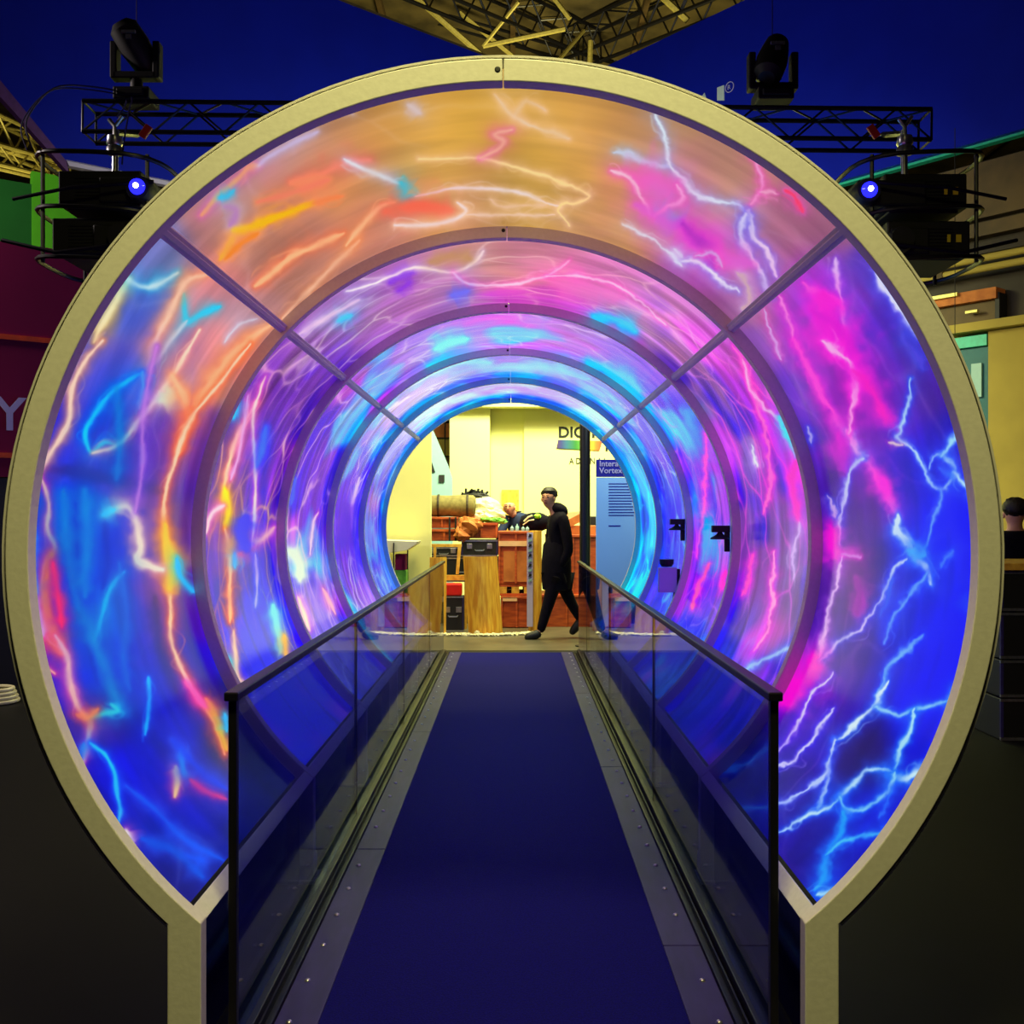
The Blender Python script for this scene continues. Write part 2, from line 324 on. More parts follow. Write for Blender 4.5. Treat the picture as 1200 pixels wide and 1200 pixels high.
# filaments, plus dark stripes and one painted reflection: (points, half width px, core colour, glow colour, strength, glow strength)
FIL = [
 ([(46, 548), (85, 553), (125, 561), (165, 570), (192, 578)], 9, (62, 34, 160), (60, 30, 160), .8, .2), ([(86, 590), (88, 660), (94, 730), (112, 800)], 4, (10, 0, 200), (10, 0, 205), .6, .3), ([(120, 615), (124, 660), (118, 690)], 5, (12, 0, 190), (10, 0, 200), .6, .3),  # soft dark beam-like stripe and dark verticals drawn into the picture
 ([(180, 700), (186, 760), (205, 810)], 7, (45, 10, 150), (40, 10, 160), .6, .3), ([(60, 830), (90, 900), (130, 950)], 8, (8, 0, 150), (10, 0, 170), .55, .3), ([(150, 830), (190, 880), (240, 905)], 7, (12, 0, 150), (10, 0, 170), .5, .3),
 # left screen
 ([(150, 325), (125, 365), (108, 400)], 4, (255, 245, 190), YL, .8, .5), ([(143, 323), (172, 336), (206, 318)], 4, (215, 240, 245), C_, .7, .5),
 ([(213, 343), (217, 375), (235, 366), (256, 358)], 4, C_, C_, 1, .4), ([(217, 375), (200, 396), (175, 430)], 3, (200, 230, 250), C_, .7, .3),
 ([(240, 320), (215, 330), (195, 370), (180, 400), (168, 440)], 4, PE, OR, .7, .6), ([(120, 330), (95, 375), (80, 420)], 3, LV, BL, .6, .4),
 ([(118, 398), (95, 425), (82, 455), (80, 482), (74, 502), (52, 538), (45, 556)], 3.4, (255, 220, 195), OR, 1, .6),
 ([(45, 556), (55, 590), (53, 620), (62, 642), (50, 662), (46, 690), (52, 722), (44, 752), (50, 778), (62, 790)], 3.2, PE, (255, 70, 160), .85, .6),
 ([(58, 650), (50, 690), (54, 722), (62, 745), (70, 765)], 7, (255, 150, 40), RD, .9, .7), ([(62, 745), (76, 770), (80, 800), (90, 832), (103, 846), (98, 878), (95, 897)], 3.5, (255, 195, 190), (255, 90, 170), .9, .6),
 ([(48, 745), (44, 720), (36, 690)], 4, LV, PK, .5, .4),
 ([(165, 435), (140, 450), (122, 466), (104, 492), (97, 507), (104, 530), (120, 518), (132, 520)], 3, (20, 215, 255), (0, 120, 255), 1, .7), ([(165, 435), (166, 452), (162, 478)], 3.5, (40, 190, 255), (0, 120, 255), .9, .6),
 ([(232, 385), (212, 420), (200, 440), (182, 465), (163, 490), (145, 512), (130, 524), (106, 531)], 3.2, (255, 228, 205), (255, 150, 150), .95, .6),
 ([(195, 455), (198, 462), (186, 468)], 9, (225, 250, 225), W_, .9, .4), ([(200, 440), (212, 460), (222, 480), (238, 458), (262, 425), (290, 398), (315, 380)], 5.5, (255, 205, 160), OR, .85, .7),
 ([(222, 480), (218, 500), (208, 530)], 5, (255, 170, 120), RD, .6, .5),
 ([(292, 402), (258, 445), (228, 482), (213, 510), (202, 545), (192, 575), (190, 600), (192, 625), (196, 660), (197, 690), (198, 720), (198, 748), (207, 775), (220, 802), (240, 832), (250, 850), (262, 885)], 2.8, (255, 215, 180), (255, 120, 70), .95, .65),
 ([(192, 615), (193, 640), (199, 665), (197, 690)], 6, (255, 210, 30), (255, 150, 40), .95, .7), ([(240, 820), (252, 845), (258, 862), (264, 880)], 5, (255, 190, 50), RD, .9, .6), ([(262, 838), (264, 858)], 4, (60, 200, 255), C_, .8, .4),
 ([(120, 602), (134, 596), (147, 593), (156, 606), (163, 640), (159, 655), (170, 662), (188, 668)], 5.5, (255, 232, 210), (255, 170, 170), .95, .6), ([(118, 603), (132, 597)], 4, (90, 225, 255), C_, .9, .6),
 ([(157, 600), (161, 575), (165, 540), (165, 500), (172, 445), (182, 405)], 3, (225, 150, 235), (160, 80, 230), .55, .5),
 ([(205, 655), (210, 675), (222, 690), (226, 694)], 3, (60, 200, 255), C_, .9, .5),
 ([(144, 670), (127, 690), (118, 720), (108, 752)], 3.4, (20, 205, 240), (0, 150, 230), .9, .6), ([(72, 575), (76, 640), (86, 700), (104, 745), (122, 790), (138, 830)], 8, (0, 150, 220), (0, 110, 220), .55, .5),
 ([(97, 575), (99, 640), (97, 700)], 8, (0, 155, 225), (0, 110, 220), .5, .4), ([(138, 660), (146, 720), (142, 770), (150, 810)], 5, (0, 120, 225), (0, 90, 220), .5, .4), ([(135, 455), (138, 520), (134, 560)], 6, (10, 150, 225), (0, 110, 220), .5, .4),
 ([(38, 620), (36, 660), (40, 695)], 4, (60, 190, 255), BL, .7, .5), ([(60, 660), (66, 700), (70, 735)], 5, (255, 40, 110), (200, 20, 160), .6, .5),
 ([(104, 842), (122, 836), (136, 834), (128, 826)], 4.5, (40, 210, 240), (0, 150, 240), .9, .6), ([(88, 838), (100, 842), (112, 832)], 5, (255, 160, 80), RD, .6, .5), ([(172, 795), (173, 820), (168, 862)], 2.8, (30, 190, 255), (0, 90, 240), .9, .6),
 ([(103, 872), (120, 885), (131, 905), (135, 930), (139, 950), (137, 965)], 3, (50, 205, 255), (0, 100, 255), .95, .7), ([(96, 872), (90, 890)], 4, (30, 160, 240), BL, .6, .5),
 ([(146, 975), (148, 985), (152, 992)], 6, (250, 230, 220), (220, 90, 190), .95, .7), ([(204, 900), (207, 915), (203, 935)], 4, (255, 225, 150), (255, 110, 140), .95, .6), ([(210, 880), (214, 905), (226, 918)], 4, (30, 170, 240), BL, .7, .6),
 ([(222, 915), (240, 928), (264, 938)], 4, (235, 50, 140), (160, 20, 160), .75, .6), ([(145, 922), (180, 950), (215, 985), (260, 1010)], 3, (30, 110, 240), BL, .6, .5), ([(165, 985), (205, 1000), (235, 1030)], 5, (20, 110, 230), BL, .5, .5),
 ([(200, 868), (230, 900), (262, 925)], 4, (20, 70, 240), BL, .5, .5), ([(215, 800), (228, 815), (240, 830)], 3, (250, 110, 190), MG, .6, .5), ([(220, 1005), (235, 1010)], 5, (40, 110, 250), BL, .5, .5),
 # crown screen
 ([(256, 302), (266, 290), (274, 268)], 4.5, (255, 190, 60), OR, .9, .5), ([(272, 268), (288, 266), (304, 260), (334, 248), (366, 236)], 6, (255, 200, 20), OR, .95, .5), ([(366, 236), (400, 228)], 3, (255, 150, 90), OR, .6, .4), ([(262, 302), (280, 285), (300, 272)], 4, (255, 150, 60), OR, .8, .4),
 ([(298, 334), (318, 318), (340, 300), (372, 285), (402, 272)], 4, (255, 195, 150), (250, 130, 90), .9, .6), ([(330, 372), (355, 345), (400, 300), (420, 280)], 3, PE, OR, .5, .4),
 ([(235, 250), (252, 230), (272, 212), (290, 194), (302, 192)], 4, (250, 175, 120), PK, .8, .5), ([(256, 230), (264, 228), (272, 221)], 5, (70, 200, 235), C_, .95, .3), ([(262, 240), (275, 245), (268, 262)], 5, (190, 130, 210), LV, .5, .4),
 ([(302, 192), (316, 180), (342, 166), (372, 152)], 3, LV, LV, .6, .5), ([(340, 212), (370, 205), (400, 190), (432, 186)], 6, (255, 150, 125), (240, 120, 110), .7, .5), ([(300, 235), (345, 222), (385, 208)], 4, (245, 140, 120), OR, .5, .5),
 ([(402, 184), (425, 196), (452, 206), (470, 214)], 2.6, (235, 235, 240), LV, .9, .5), ([(470, 212), (474, 222), (472, 230), (486, 227)], 6, (50, 215, 240), C_, .95, .4),
 ([(486, 228), (505, 224), (530, 219), (556, 219), (600, 222), (632, 232), (656, 240)], 2.2, (240, 225, 225), PE, .85, .45), ([(404, 287), (424, 262), (446, 240), (462, 236)], 3, (255, 200, 155), OR, .9, .5),
 ([(452, 246), (490, 240), (528, 246)], 9, (248, 118, 96), (240, 110, 100), .8, .5), ([(462, 262), (500, 262), (530, 256), (546, 246), (536, 236)], 2.6, (245, 225, 225), PE, .8, .5), ([(546, 250), (600, 250), (650, 250)], 2.2, (245, 215, 205), PE, .6, .4), ([(575, 232), (590, 240), (640, 237)], 2, (240, 205, 190), PE, .5, .4),
 ([(490, 184), (530, 184), (562, 183), (600, 193), (645, 206), (675, 218), (690, 227), (676, 236), (660, 236), (655, 246), (668, 262)], 2.2, (252, 222, 160), PE, .85, .4), ([(562, 183), (582, 174), (590, 163), (580, 155), (600, 150)], 2.6, (245, 190, 165), PK, .75, .5),
 ([(580, 108), (590, 122), (602, 134), (622, 145), (650, 153), (668, 160)], 2.6, (240, 212, 180), PE, .7, .5), ([(602, 134), (618, 116), (640, 128)], 2.4, (236, 208, 180), PE, .45, .4), ([(478, 120), (492, 130)], 4, (225, 205, 200), LV, .7, .4), ([(400, 120), (412, 132)], 3, LV, LV, .3, .3),
 ([(722, 178), (738, 178), (752, 186), (770, 190), (785, 192)], 3.6, (200, 232, 235), (170, 215, 235), .95, .5), ([(768, 132), (778, 148), (783, 168), (784, 190), (800, 206), (815, 222), (838, 232), (866, 240), (878, 250)], 2.8, (225, 245, 250), (170, 190, 245), .95, .55),
 ([(745, 202), (770, 214), (785, 232)], 12, (246, 118, 200), PK, .8, .5), ([(772, 245), (784, 252), (798, 262)], 6, (40, 225, 240), C_, .95, .5), ([(716, 198), (740, 206), (756, 236), (764, 250)], 2.4, (250, 210, 225), PK, .8, .5), ([(768, 250), (800, 232), (795, 215)], 2.5, (250, 190, 230), PK, .7, .5),
 ([(876, 245), (880, 262), (886, 280), (898, 290), (905, 308), (912, 322)], 3.4, (245, 240, 250), (140, 130, 240), .95, .7), ([(874, 248), (870, 275), (880, 300), (896, 325), (905, 345)], 3.2, (215, 225, 255), (120, 130, 240), .8, .6), ([(878, 238), (892, 224), (894, 206), (886, 186), (878, 178)], 2.4, (245, 170, 215), PK, .8, .5),
 ([(892, 224), (912, 224)], 3, (245, 190, 215), PK, .8, .5), ([(922, 222), (934, 232), (944, 246)], 4, (255, 90, 130), PK, .8, .5), ([(745, 238), (790, 262), (820, 285), (850, 300), (880, 310)], 8, (225, 110, 215), PK, .55, .5), ([(800, 262), (828, 288), (838, 312)], 7, (185, 50, 200), MG, .7, .5),
 ([(800, 305), (822, 308), (840, 324), (866, 342)], 2.8, (235, 235, 255), (150, 150, 250), .85, .6), ([(815, 300), (838, 296), (846, 312)], 2.4, LV, PK, .6, .5), ([(730, 262), (760, 275), (790, 300), (800, 312)], 2.2, W_, LV, .6, .4), ([(868, 320), (880, 345), (872, 362)], 3, (220, 200, 180), LV, .5, .4),
 # right screen
 ([(982, 300), (985, 330), (990, 362), (994, 395)], 3, (230, 215, 250), (150, 110, 240), .9, .6), ([(1030, 318), (1044, 345), (1062, 368), (1078, 396)], 4, (225, 240, 255), (90, 110, 250), .9, .7),
 ([(915, 345), (925, 372), (931, 398)], 2.6, (250, 180, 235), MG, .8, .5), ([(895, 360), (904, 385), (912, 408), (918, 420)], 2, LV, PK, .7, .4), ([(942, 330), (962, 343), (985, 352)], 5, (250, 120, 225), MG, .8, .6),
 ([(965, 345), (975, 380), (992, 420)], 15, (248, 50, 215), MG, .85, .5), ([(955, 365), (985, 385), (1005, 420), (1000, 460)], 8, (225, 30, 215), MG, .7, .5),
 ([(934, 398), (953, 438), (963, 462), (978, 482), (990, 505), (1004, 525), (1020, 545), (1033, 565), (1044, 583), (1053, 605)], 4.5, (252, 90, 225), MG, .95, .7), ([(992, 503), (1004, 522), (1014, 536)], 3, W_, C_, .9, .5),
 ([(966, 398), (986, 412), (1002, 428), (1004, 445), (1002, 465), (998, 490), (996, 508)], 3.4, (255, 190, 240), MG, .95, .7), ([(1003, 432), (1022, 456), (1038, 484), (1056, 500)], 6, (245, 40, 205), MG, .85, .6), ([(1036, 562), (1042, 575)], 7, (250, 40, 225), MG, .9, .5), ([(985, 510), (990, 535), (992, 552)], 7, (235, 40, 220), MG, .6, .5),
 ([(1070, 443), (1066, 476), (1058, 502), (1057, 514), (1074, 530), (1085, 552), (1094, 568), (1106, 572), (1116, 566), (1120, 552), (1110, 536), (1096, 536), (1090, 550)], 2.6, (190, 225, 255), (60, 110, 255), .95, .7),
 ([(1106, 536), (1116, 518), (1130, 502)], 3, (170, 225, 255), (60, 120, 255), .9, .6), ([(1118, 556), (1130, 564), (1144, 590)], 3.4, (200, 240, 255), (60, 120, 255), .95, .6), ([(1104, 572), (1103, 592), (1095, 616), (1086, 642)], 2.2, (120, 170, 255), (60, 90, 255), .8, .6), ([(1044, 518), (1060, 522)], 2, (250, 235, 220), PK, .9, .3),
 ([(1014, 536), (1002, 543), (994, 560), (990, 585), (985, 615), (988, 640)], 2.6, (200, 215, 255), (90, 90, 250), .9, .6), ([(972, 580), (981, 606)], 2, LV, BL, .7, .5), ([(950, 498), (953, 518)], 2, LV, BL, .6, .4),
 ([(1053, 605), (1054, 622), (1064, 636), (1074, 652), (1085, 664), (1093, 684)], 3.4, (225, 245, 250), (60, 130, 255), 1, .7), ([(1068, 644), (1082, 652)], 7, (80, 190, 255), (40, 110, 255), .85, .6),
 ([(1066, 654), (1050, 668), (1040, 688), (1028, 712), (1010, 735), (992, 748), (975, 760), (964, 776)], 2.2, (205, 225, 255), (60, 90, 255), .9, .6), ([(1088, 674), (1070, 695), (1056, 715), (1044, 738), (1037, 754)], 3, (110, 165, 255), (40, 80, 255), .9, .6), ([(1048, 680), (1040, 705), (1034, 722)], 2.4, (50, 110, 240), BL, .7, .5),
 ([(1104, 666), (1118, 646)], 3, (80, 130, 255), BL, .8, .5), ([(974, 618), (980, 640), (984, 655)], 9, (250, 40, 215), MG, .9, .5), ([(988, 650), (982, 680), (974, 712), (968, 745), (963, 772)], 2.4, (225, 200, 250), (170, 90, 240), .9, .6), ([(988, 648), (1012, 652)], 2.4, (215, 160, 235), MG, .7, .5),
 ([(1005, 675), (1010, 700), (1008, 720)], 4, (150, 20, 180), MG, .6, .5), ([(958, 770), (940, 800), (920, 825)], 12, (250, 30, 215), MG, .9, .5), ([(1086, 746), (1062, 764), (1046, 782), (1036, 802), (1030, 822)], 2.8, (130, 190, 255), (40, 90, 255), .9, .6), ([(1136, 700), (1138, 720)], 4, (40, 70, 255), BL, .7, .5),
 ([(1042, 800), (1032, 818), (1027, 832), (1010, 845), (982, 868)], 3, (225, 245, 255), (50, 120, 255), 1, .7), ([(1030, 832), (1055, 838), (1074, 832), (1100, 826), (1114, 822)], 2.6, (170, 225, 255), (40, 120, 255), .9, .6), ([(1128, 802), (1120, 818), (1112, 835)], 4, (225, 250, 255), (60, 160, 255), 1, .6),
 ([(1073, 832), (1068, 858), (1056, 880), (1049, 900), (1046, 914)], 2.8, (180, 230, 255), (40, 130, 255), .95, .7), ([(982, 868), (974, 895), (972, 915), (964, 935), (958, 948)], 2.4, (200, 220, 255), (60, 110, 255), .9, .6),
 ([(1048, 906), (1024, 902), (1008, 914), (990, 930), (978, 944), (958, 954), (935, 965), (912, 978)], 3, (200, 235, 255), (40, 120, 255), .95, .7), ([(1046, 910), (1062, 916), (1084, 902), (1104, 882)], 3.6, (215, 245, 255), (40, 140, 255), 1, .7), ([(985, 935), (996, 950), (1020, 946), (1046, 924), (1048, 906)], 3, (160, 225, 255), (30, 120, 255), .9, .7),
 ([(990, 952), (986, 978), (972, 1000), (966, 1030), (955, 1044)], 5, (50, 185, 255), (20, 120, 255), .85, .6), ([(970, 1002), (992, 988), (1020, 980), (1036, 976), (1042, 966)], 3, (90, 200, 255), (30, 120, 255), .9, .6), ([(958, 1052), (972, 1046), (988, 1044)], 3, (190, 235, 255), (40, 150, 255), .9, .6),
 ([(908, 948), (936, 932), (954, 920), (968, 908), (975, 890)], 2.2, (190, 210, 255), (70, 100, 255), .9, .5), ([(908, 902), (932, 890), (952, 870), (966, 850), (978, 832)], 2.2, (215, 215, 255), (80, 80, 255), .9, .5), ([(908, 884), (930, 862), (945, 832), (952, 815), (980, 790)], 2, (225, 215, 255), (120, 70, 255), .8, .5), ([(1034, 960), (1048, 924)], 2, (60, 140, 255), BL, .7, .5),
 ([(1118, 560), (1105, 550)], 3, (80, 150, 255), BL, .5, .5), ([(1060, 390), (1085, 430)], 3, (120, 90, 230), BL, .3, .3),
 ([(850, 905), (885, 890), (906, 872)], 3, (60, 150, 220), BL, .6, .4), ([(855, 950), (880, 950), (906, 945)], 3, (60, 150, 220), BL, .6, .4),
 # second bay, left and right
 ([(300, 470), (282, 500), (270, 530), (262, 565), (261, 590)], 2.6, (255, 240, 190), OR, .85, .6), ([(262, 572), (266, 595), (262, 620)], 4, (250, 245, 30), YL, .95, .5), ([(240, 625), (247, 602), (262, 592)], 2.6, (250, 225, 235), PK, .9, .5), ([(262, 620), (268, 645), (268, 690), (268, 730)], 3, (255, 200, 160), RD, .85, .6),
 ([(272, 630), (270, 650)], 5, (255, 175, 70), OR, .9, .5), ([(274, 648), (274, 665)], 3, (20, 190, 245), C_, .95, .4), ([(290, 462), (284, 500), (276, 540), (268, 562)], 2, (240, 200, 240), PK, .7, .5), ([(310, 440), (296, 480), (296, 520), (298, 560), (297, 600), (294, 640)], 2, (250, 230, 220), PK, .8, .5),
 ([(295, 635), (306, 632), (320, 618)], 3, (250, 190, 190), PK, .8, .5), ([(294, 645), (280, 650)], 4, (245, 80, 140), PK, .7, .5), ([(287, 606), (282, 628), (288, 645)], 8, (15, 5, 235), BL, .9, .3), ([(298, 650), (300, 690), (298, 712)], 1.8, (190, 170, 250), BL, .8, .4),
 ([(276, 465), (272, 490)], 3, (60, 200, 250), C_, .8, .5), ([(310, 500), (305, 530), (300, 545)], 4, (60, 130, 250), BL, .7, .5), ([(318, 710), (326, 745), (328, 765)], 5, (120, 225, 240), C_, .9, .5), ([(332, 745), (334, 770)], 4, (240, 190, 110), OR, .8, .4), ([(266, 772), (268, 790)], 4, (20, 190, 255), C_, .95, .5),
 ([(272, 740), (276, 790), (284, 800)], 2.4, (250, 225, 200), OR, .7, .4), ([(262, 400), (278, 380), (300, 372)], 2, W_, LV, .5, .4),
 ([(862, 402), (878, 438), (892, 480), (902, 520), (904, 560), (898, 600)], 2.6, (250, 130, 215), MG, .9, .5), ([(872, 420), (885, 460), (912, 490), (928, 525), (936, 545)], 1.8, (240, 200, 235), PK, .7, .4), ([(936, 535), (931, 560), (934, 590), (940, 612)], 3.6, (252, 70, 205), MG, .95, .6), ([(940, 614), (934, 640), (929, 680)], 2, (215, 190, 245), LV, .85, .4),
 ([(915, 490), (925, 510), (932, 525)], 3, (90, 220, 250), C_, .8, .4), ([(908, 645), (907, 680), (905, 720), (898, 745), (885, 765)], 2.2, (245, 170, 225), MG, .85, .5), ([(882, 520), (888, 545)], 2, W_, LV, .7, .4), ([(870, 790), (905, 770), (930, 758)], 2, (190, 225, 250), C_, .8, .4), ([(884, 650), (878, 680), (872, 700)], 2, PK, MG, .7, .5),
 ([(790, 292), (800, 300)], 2, W_, LV, .4, .3), ([(480, 330), (465, 340)], 3, (140, 60, 220), (140, 60, 220), .6, .5),
 # second to fifth bay, crown
 ([(456, 330), (468, 322), (482, 318)], 7, (130, 55, 215), (150, 70, 220), .9, .4), ([(405, 340), (440, 330), (485, 312), (530, 318), (556, 305), (566, 292)], 1.8, (250, 235, 240), LV, .85, .4), ([(505, 305), (530, 298), (550, 302)], 7, (190, 155, 120), (190, 155, 130), .7, .4), ([(530, 318), (550, 332), (600, 332), (640, 322), (668, 305)], 1.8, (245, 215, 235), PK, .8, .4),
 ([(530, 345), (548, 340)], 5, (110, 130, 235), BL, .7, .4), ([(650, 330), (690, 342), (730, 350)], 8, (230, 130, 200), PK, .6, .4), ([(640, 322), (700, 325), (740, 345), (780, 380)], 1.6, (245, 215, 240), PK, .7, .4), ([(395, 375), (410, 368)], 5, (60, 205, 245), C_, .8, .4), ([(350, 390), (380, 372), (420, 350)], 3, (240, 215, 235), LV, .6, .4),
 ([(510, 408), (530, 400), (548, 396)], 6, (20, 220, 235), C_, .95, .4), ([(695, 370), (720, 374), (745, 388)], 6, (40, 200, 250), C_, .9, .4), ([(690, 425), (730, 440), (752, 458)], 6, (10, 200, 250), C_, .9, .5), ([(500, 428), (540, 422), (575, 424)], 4, (60, 215, 250), C_, .7, .4), ([(610, 428), (660, 432), (690, 444)], 5, (40, 200, 250), C_, .8, .4),
 ([(800, 480), (815, 505), (830, 535)], 5, (20, 170, 255), C_, .8, .5), ([(815, 585), (825, 600)], 5, (30, 140, 255), C_, .8, .4), ([(828, 510), (828, 560), (825, 600), (815, 650)], 2.4, (250, 110, 220), MG, .9, .5), ([(828, 610), (829, 645)], 3.4, (30, 170, 250), C_, .9, .4), ([(832, 660), (820, 690), (812, 715)], 3, (250, 120, 190), MG, .9, .5), ([(848, 670), (845, 692)], 4, (250, 50, 210), MG, .9, .5),
 ([(420, 560), (412, 590), (410, 620)], 2, (240, 230, 255), LV, .8, .4), ([(345, 560), (340, 590)], 2.4, (60, 120, 250), BL, .8, .4), ([(338, 645), (350, 660), (350, 680)], 9, (225, 250, 225), (170, 240, 240), .95, .35), ([(348, 700), (362, 740)], 3, (250, 225, 215), PK, .85, .4), ([(362, 650), (366, 615), (372, 600)], 2, (250, 230, 240), PK, .8, .4), ([(378, 690), (392, 720)], 3, (255, 195, 210), PK, .8, .4), ([(400, 640), (404, 615), (402, 590)], 8, (55, 15, 205), (60, 20, 210), .85, .4),  # broad whitish patch at the left is a reflection painted into the picture
]
def smooth_line(pts, n=4):
    p = [np.array(q, float) for q in pts]
    if len(p) < 3: return pts
    out = []
    for i in range(len(p) - 1):
        a, b, c, d = p[max(i - 1, 0)], p[i], p[i + 1], p[min(i + 2, len(p) - 1)]
        for k in range(n):
            t = k / n; out.append(tuple(.5 * ((2 * b) + (c - a) * t + (2 * a - 5 * b + 4 * c - d) * t * t + (3 * b - a - 3 * c + d) * t ** 3)))
    return out + [tuple(p[-1])]
def seg_dist(px, py, pts):
    pts = smooth_line(pts)
    best = np.full(px.shape, 1e9); prog = np.zeros(px.shape); n = len(pts) - 1
    for i, ((x0, y0), (x1, y1)) in enumerate(zip(pts[:-1], pts[1:])):
        dx, dy = x1 - x0, y1 - y0; q = dx * dx + dy * dy + 1e-9
        t = np.clip(((px - x0) * dx + (py - y0) * dy) / q, 0, 1)
        e = (px - x0 - t * dx) ** 2 + (py - y0 - t * dy) ** 2; k = e < best
        prog = np.where(k, (i + t) / n, prog); best = np.where(k, e, best)
    return np.sqrt(best), prog

def screen_picture(bay):
    W, H = (448, 1792) if bay == 0 else (224, 1024)
    z0, z1 = RING_Y[bay] + RING_D, RING_Y[bay + 1]
    zz = z0 + (z1 - z0) * (np.arange(W) + .5) / W
    th = -TH0 + 2 * TH0 * (np.arange(H) + .5) / H
    T, Zz = np.meshgrid(th, zz, indexing='ij'); a = np.radians(T)
    # where each dot of the film sits, in drafting units of the artwork
    px = 602 + (R_SCR * np.sin(a) - .027) * 1200 / Zz; py = 606 - (CZ - EYE + R_SCR * np.cos(a)) * 1200 / Zz
    s = a * R_SCR
    if bay == 0:
        img = np.zeros((H, W, 3)); wt = np.zeros((H, W)) + 1e-9
        for x, y, r, g, b, rad in GROUND:
            k = np.exp(-((px - x) ** 2 + (py - y) ** 2) / (2 * (rad * .95) ** 2)) + 1e-7 / (1 + ((px - x) ** 2 + (py - y) ** 2))
            wt += k; img += k[..., None] * np.array([r, g, b])
        img /= wt[..., None]
    else:
        wob = (fbm(s * 2.2, Zz * 1.3, 5) - .5) * 30
        img = angcol(ANG[bay], T + wob)
    n = fbm(s * 2.5 + 7, Zz * 1.2, 11 + bay) - .5
    if bay:
        dk = np.clip((fbm(s * 3.1, Zz * 2.2, 31 + bay) - .52) * 5, 0, 1)[..., None] * (.8 if bay < 4 else .6)
        dc = np.array([40, 20, 215]) * (1 + .0 * n[..., None])
        side = np.clip((np.abs(T) - 25) / 40, 0, 1)[..., None]
        img = img * (1 - dk * side) + dc * dk * side
        if bay >= 2:
            cy = np.clip((fbm(s * 2.4 + 3, Zz * 1.4, 61 + bay) - (.60 - .03 * bay)) * 6, 0, 1)[..., None] * .8
            img = img * (1 - cy) + np.array([30, 205, 255]) * cy
        pk = np.clip((fbm(s * 2.0 + 9, Zz * 1.7, 71 + bay) - .58) * 6, 0, 1)[..., None] * (.7 if bay < 3 else .3)
        pcol = np.array([215, 90, 220])
        img = img * (1 - pk) + pcol * pk
    img = img * (1 + n[..., None] * (.32 if bay else .3))
    fib = fbm(s * 1.6 + fbm(s * 2, Zz * 2, 5) * 1.5, Zz * (9 if bay == 0 else 12), 131 + bay, 4) - .5     # long fibres along the hoop
    img = img * (1 + fib[..., None] * (.42 if bay == 0 else .6) * np.clip(.35 + np.abs(T)[..., None] / 70, .35, 1))
    # drifting caustic web, faint in the first bay and dense in the far ones
    wx = (fbm(s * 3, Zz * 2, 3) - .5) * .5; wy = (fbm(s * 3, Zz * 2, 8) - .5) * .7
    f1, f2, idv = worley((s + wx) / (.62 if bay else .42), (Zz + wy * .6 + .35 * s * np.sign(s)) / (.36 if bay else .5), 17 + bay * 3)
    e = f2 - f1
    mod = np.clip(fbm(s * 2 + 4, Zz * 2.1, 41 + bay) * 2.2 - .55, 0, 1)
    fc = angcol(FILC[bay], T) if bay else img * .5 + np.array([130, 120, 130])
    amp = [.18, .62, .68, .72, .72][bay]
    line = np.exp(-(e / (.045 if bay else .05)) ** 2) * mod * amp; glow = np.exp(-(e / .16) ** 2) * mod * amp * .4
    img = img * (1 - glow[..., None]) + (fc * .75 + img * .25) * glow[..., None]
    img = img * (1 - line[..., None]) + fc * line[..., None]
    if bay:
        f1, f2, idv = worley((s + wy) / .55, (Zz - wx * .5 - .3 * s) / .26, 90 + bay)
        mod = np.clip(fbm(s * 2 + 14, Zz * 2.1, 51 + bay) * 2.4 - .8, 0, 1)
        line = (np.exp(-((f2 - f1) / .05) ** 2) * mod * amp * .8)[..., None]
        img = img * (1 - line) + np.minimum(fc * 1.1, 255) * line
    jx = (fbm(px / 16, py / 16, 21) - .5) * 9 + (fbm(px / 5, py / 5, 23, 2) - .5) * 3; jy = (fbm(px / 16, py / 16, 25) - .5) * 9 + (fbm(px / 5, py / 5, 27, 2) - .5) * 3
    jag = np.clip((px - 560) / 260, 0, 1) * .75 + .22
    qx = px + jx * jag; qy = py + jy * jag
    rr = np.hypot(px - 600, py - 640); rmin, rmax = rr.min() - 12, rr.max() + 12
    for pts, wd, core, gl, ca, ga in FIL:
        P_ = np.array(pts, float)
        pr = np.hypot(P_[:, 0] - 600, P_[:, 1] - 640)
        if pr.max() < rmin or pr.min() > rmax: continue
        reach = wd * 9 + 22
        x0, y0 = P_.min(0) - reach; x1, y1 = P_.max(0) + reach
        m = (px > x0) & (px < x1) & (py > y0) & (py < y1)
        if not m.any(): continue
        mx, my = px[m], py[m]
        d, t = seg_dist(qx[m], qy[m], pts); v = .62 + .7 * (fbm(mx / 22, my / 22, 77, 2))
        we = wd * (.45 + 1.15 * fbm(mx / 15, my / 15, 91, 2)) * (.45 + .55 * np.clip(np.minimum(t, 1 - t) * 6, 0, 1))
        c = img[m]
        g3 = (np.exp(-(d / (wd * 4.5 + 5)) ** 2) * ga * .38 * v)[:, None].clip(0, 1); c = c * (1 - g3) + (np.array(gl) * .8 + c * .2) * g3
        g2 = (np.exp(-(d / (we * 2.1 + 2)) ** 2) * ga * v)[:, None].clip(0, 1); c = c * (1 - g2) + np.array(gl) * g2
        d2, t2 = seg_dist(qx[m] + (fbm(mx / 30, my / 30, 301, 2) - .5) * 34, qy[m] + (fbm(mx / 30, my / 30, 303, 2) - .5) * 34, pts)
        k3 = (np.exp(-(d2 / (wd * .4 + .5)) ** 2) * ca * .42 * (fbm(mx / 26, my / 26, 305, 2) * 2 - .5).clip(0, 1))[:, None]; c = c * (1 - k3) + (np.array(core) * .7 + np.array(gl) * .3) * k3
        k2 = (np.exp(-(d / we) ** 2) * ca * v * 1.15)[:, None].clip(0, 1); c = c * (1 - k2) + np.array(core) * k2
        img[m] = c
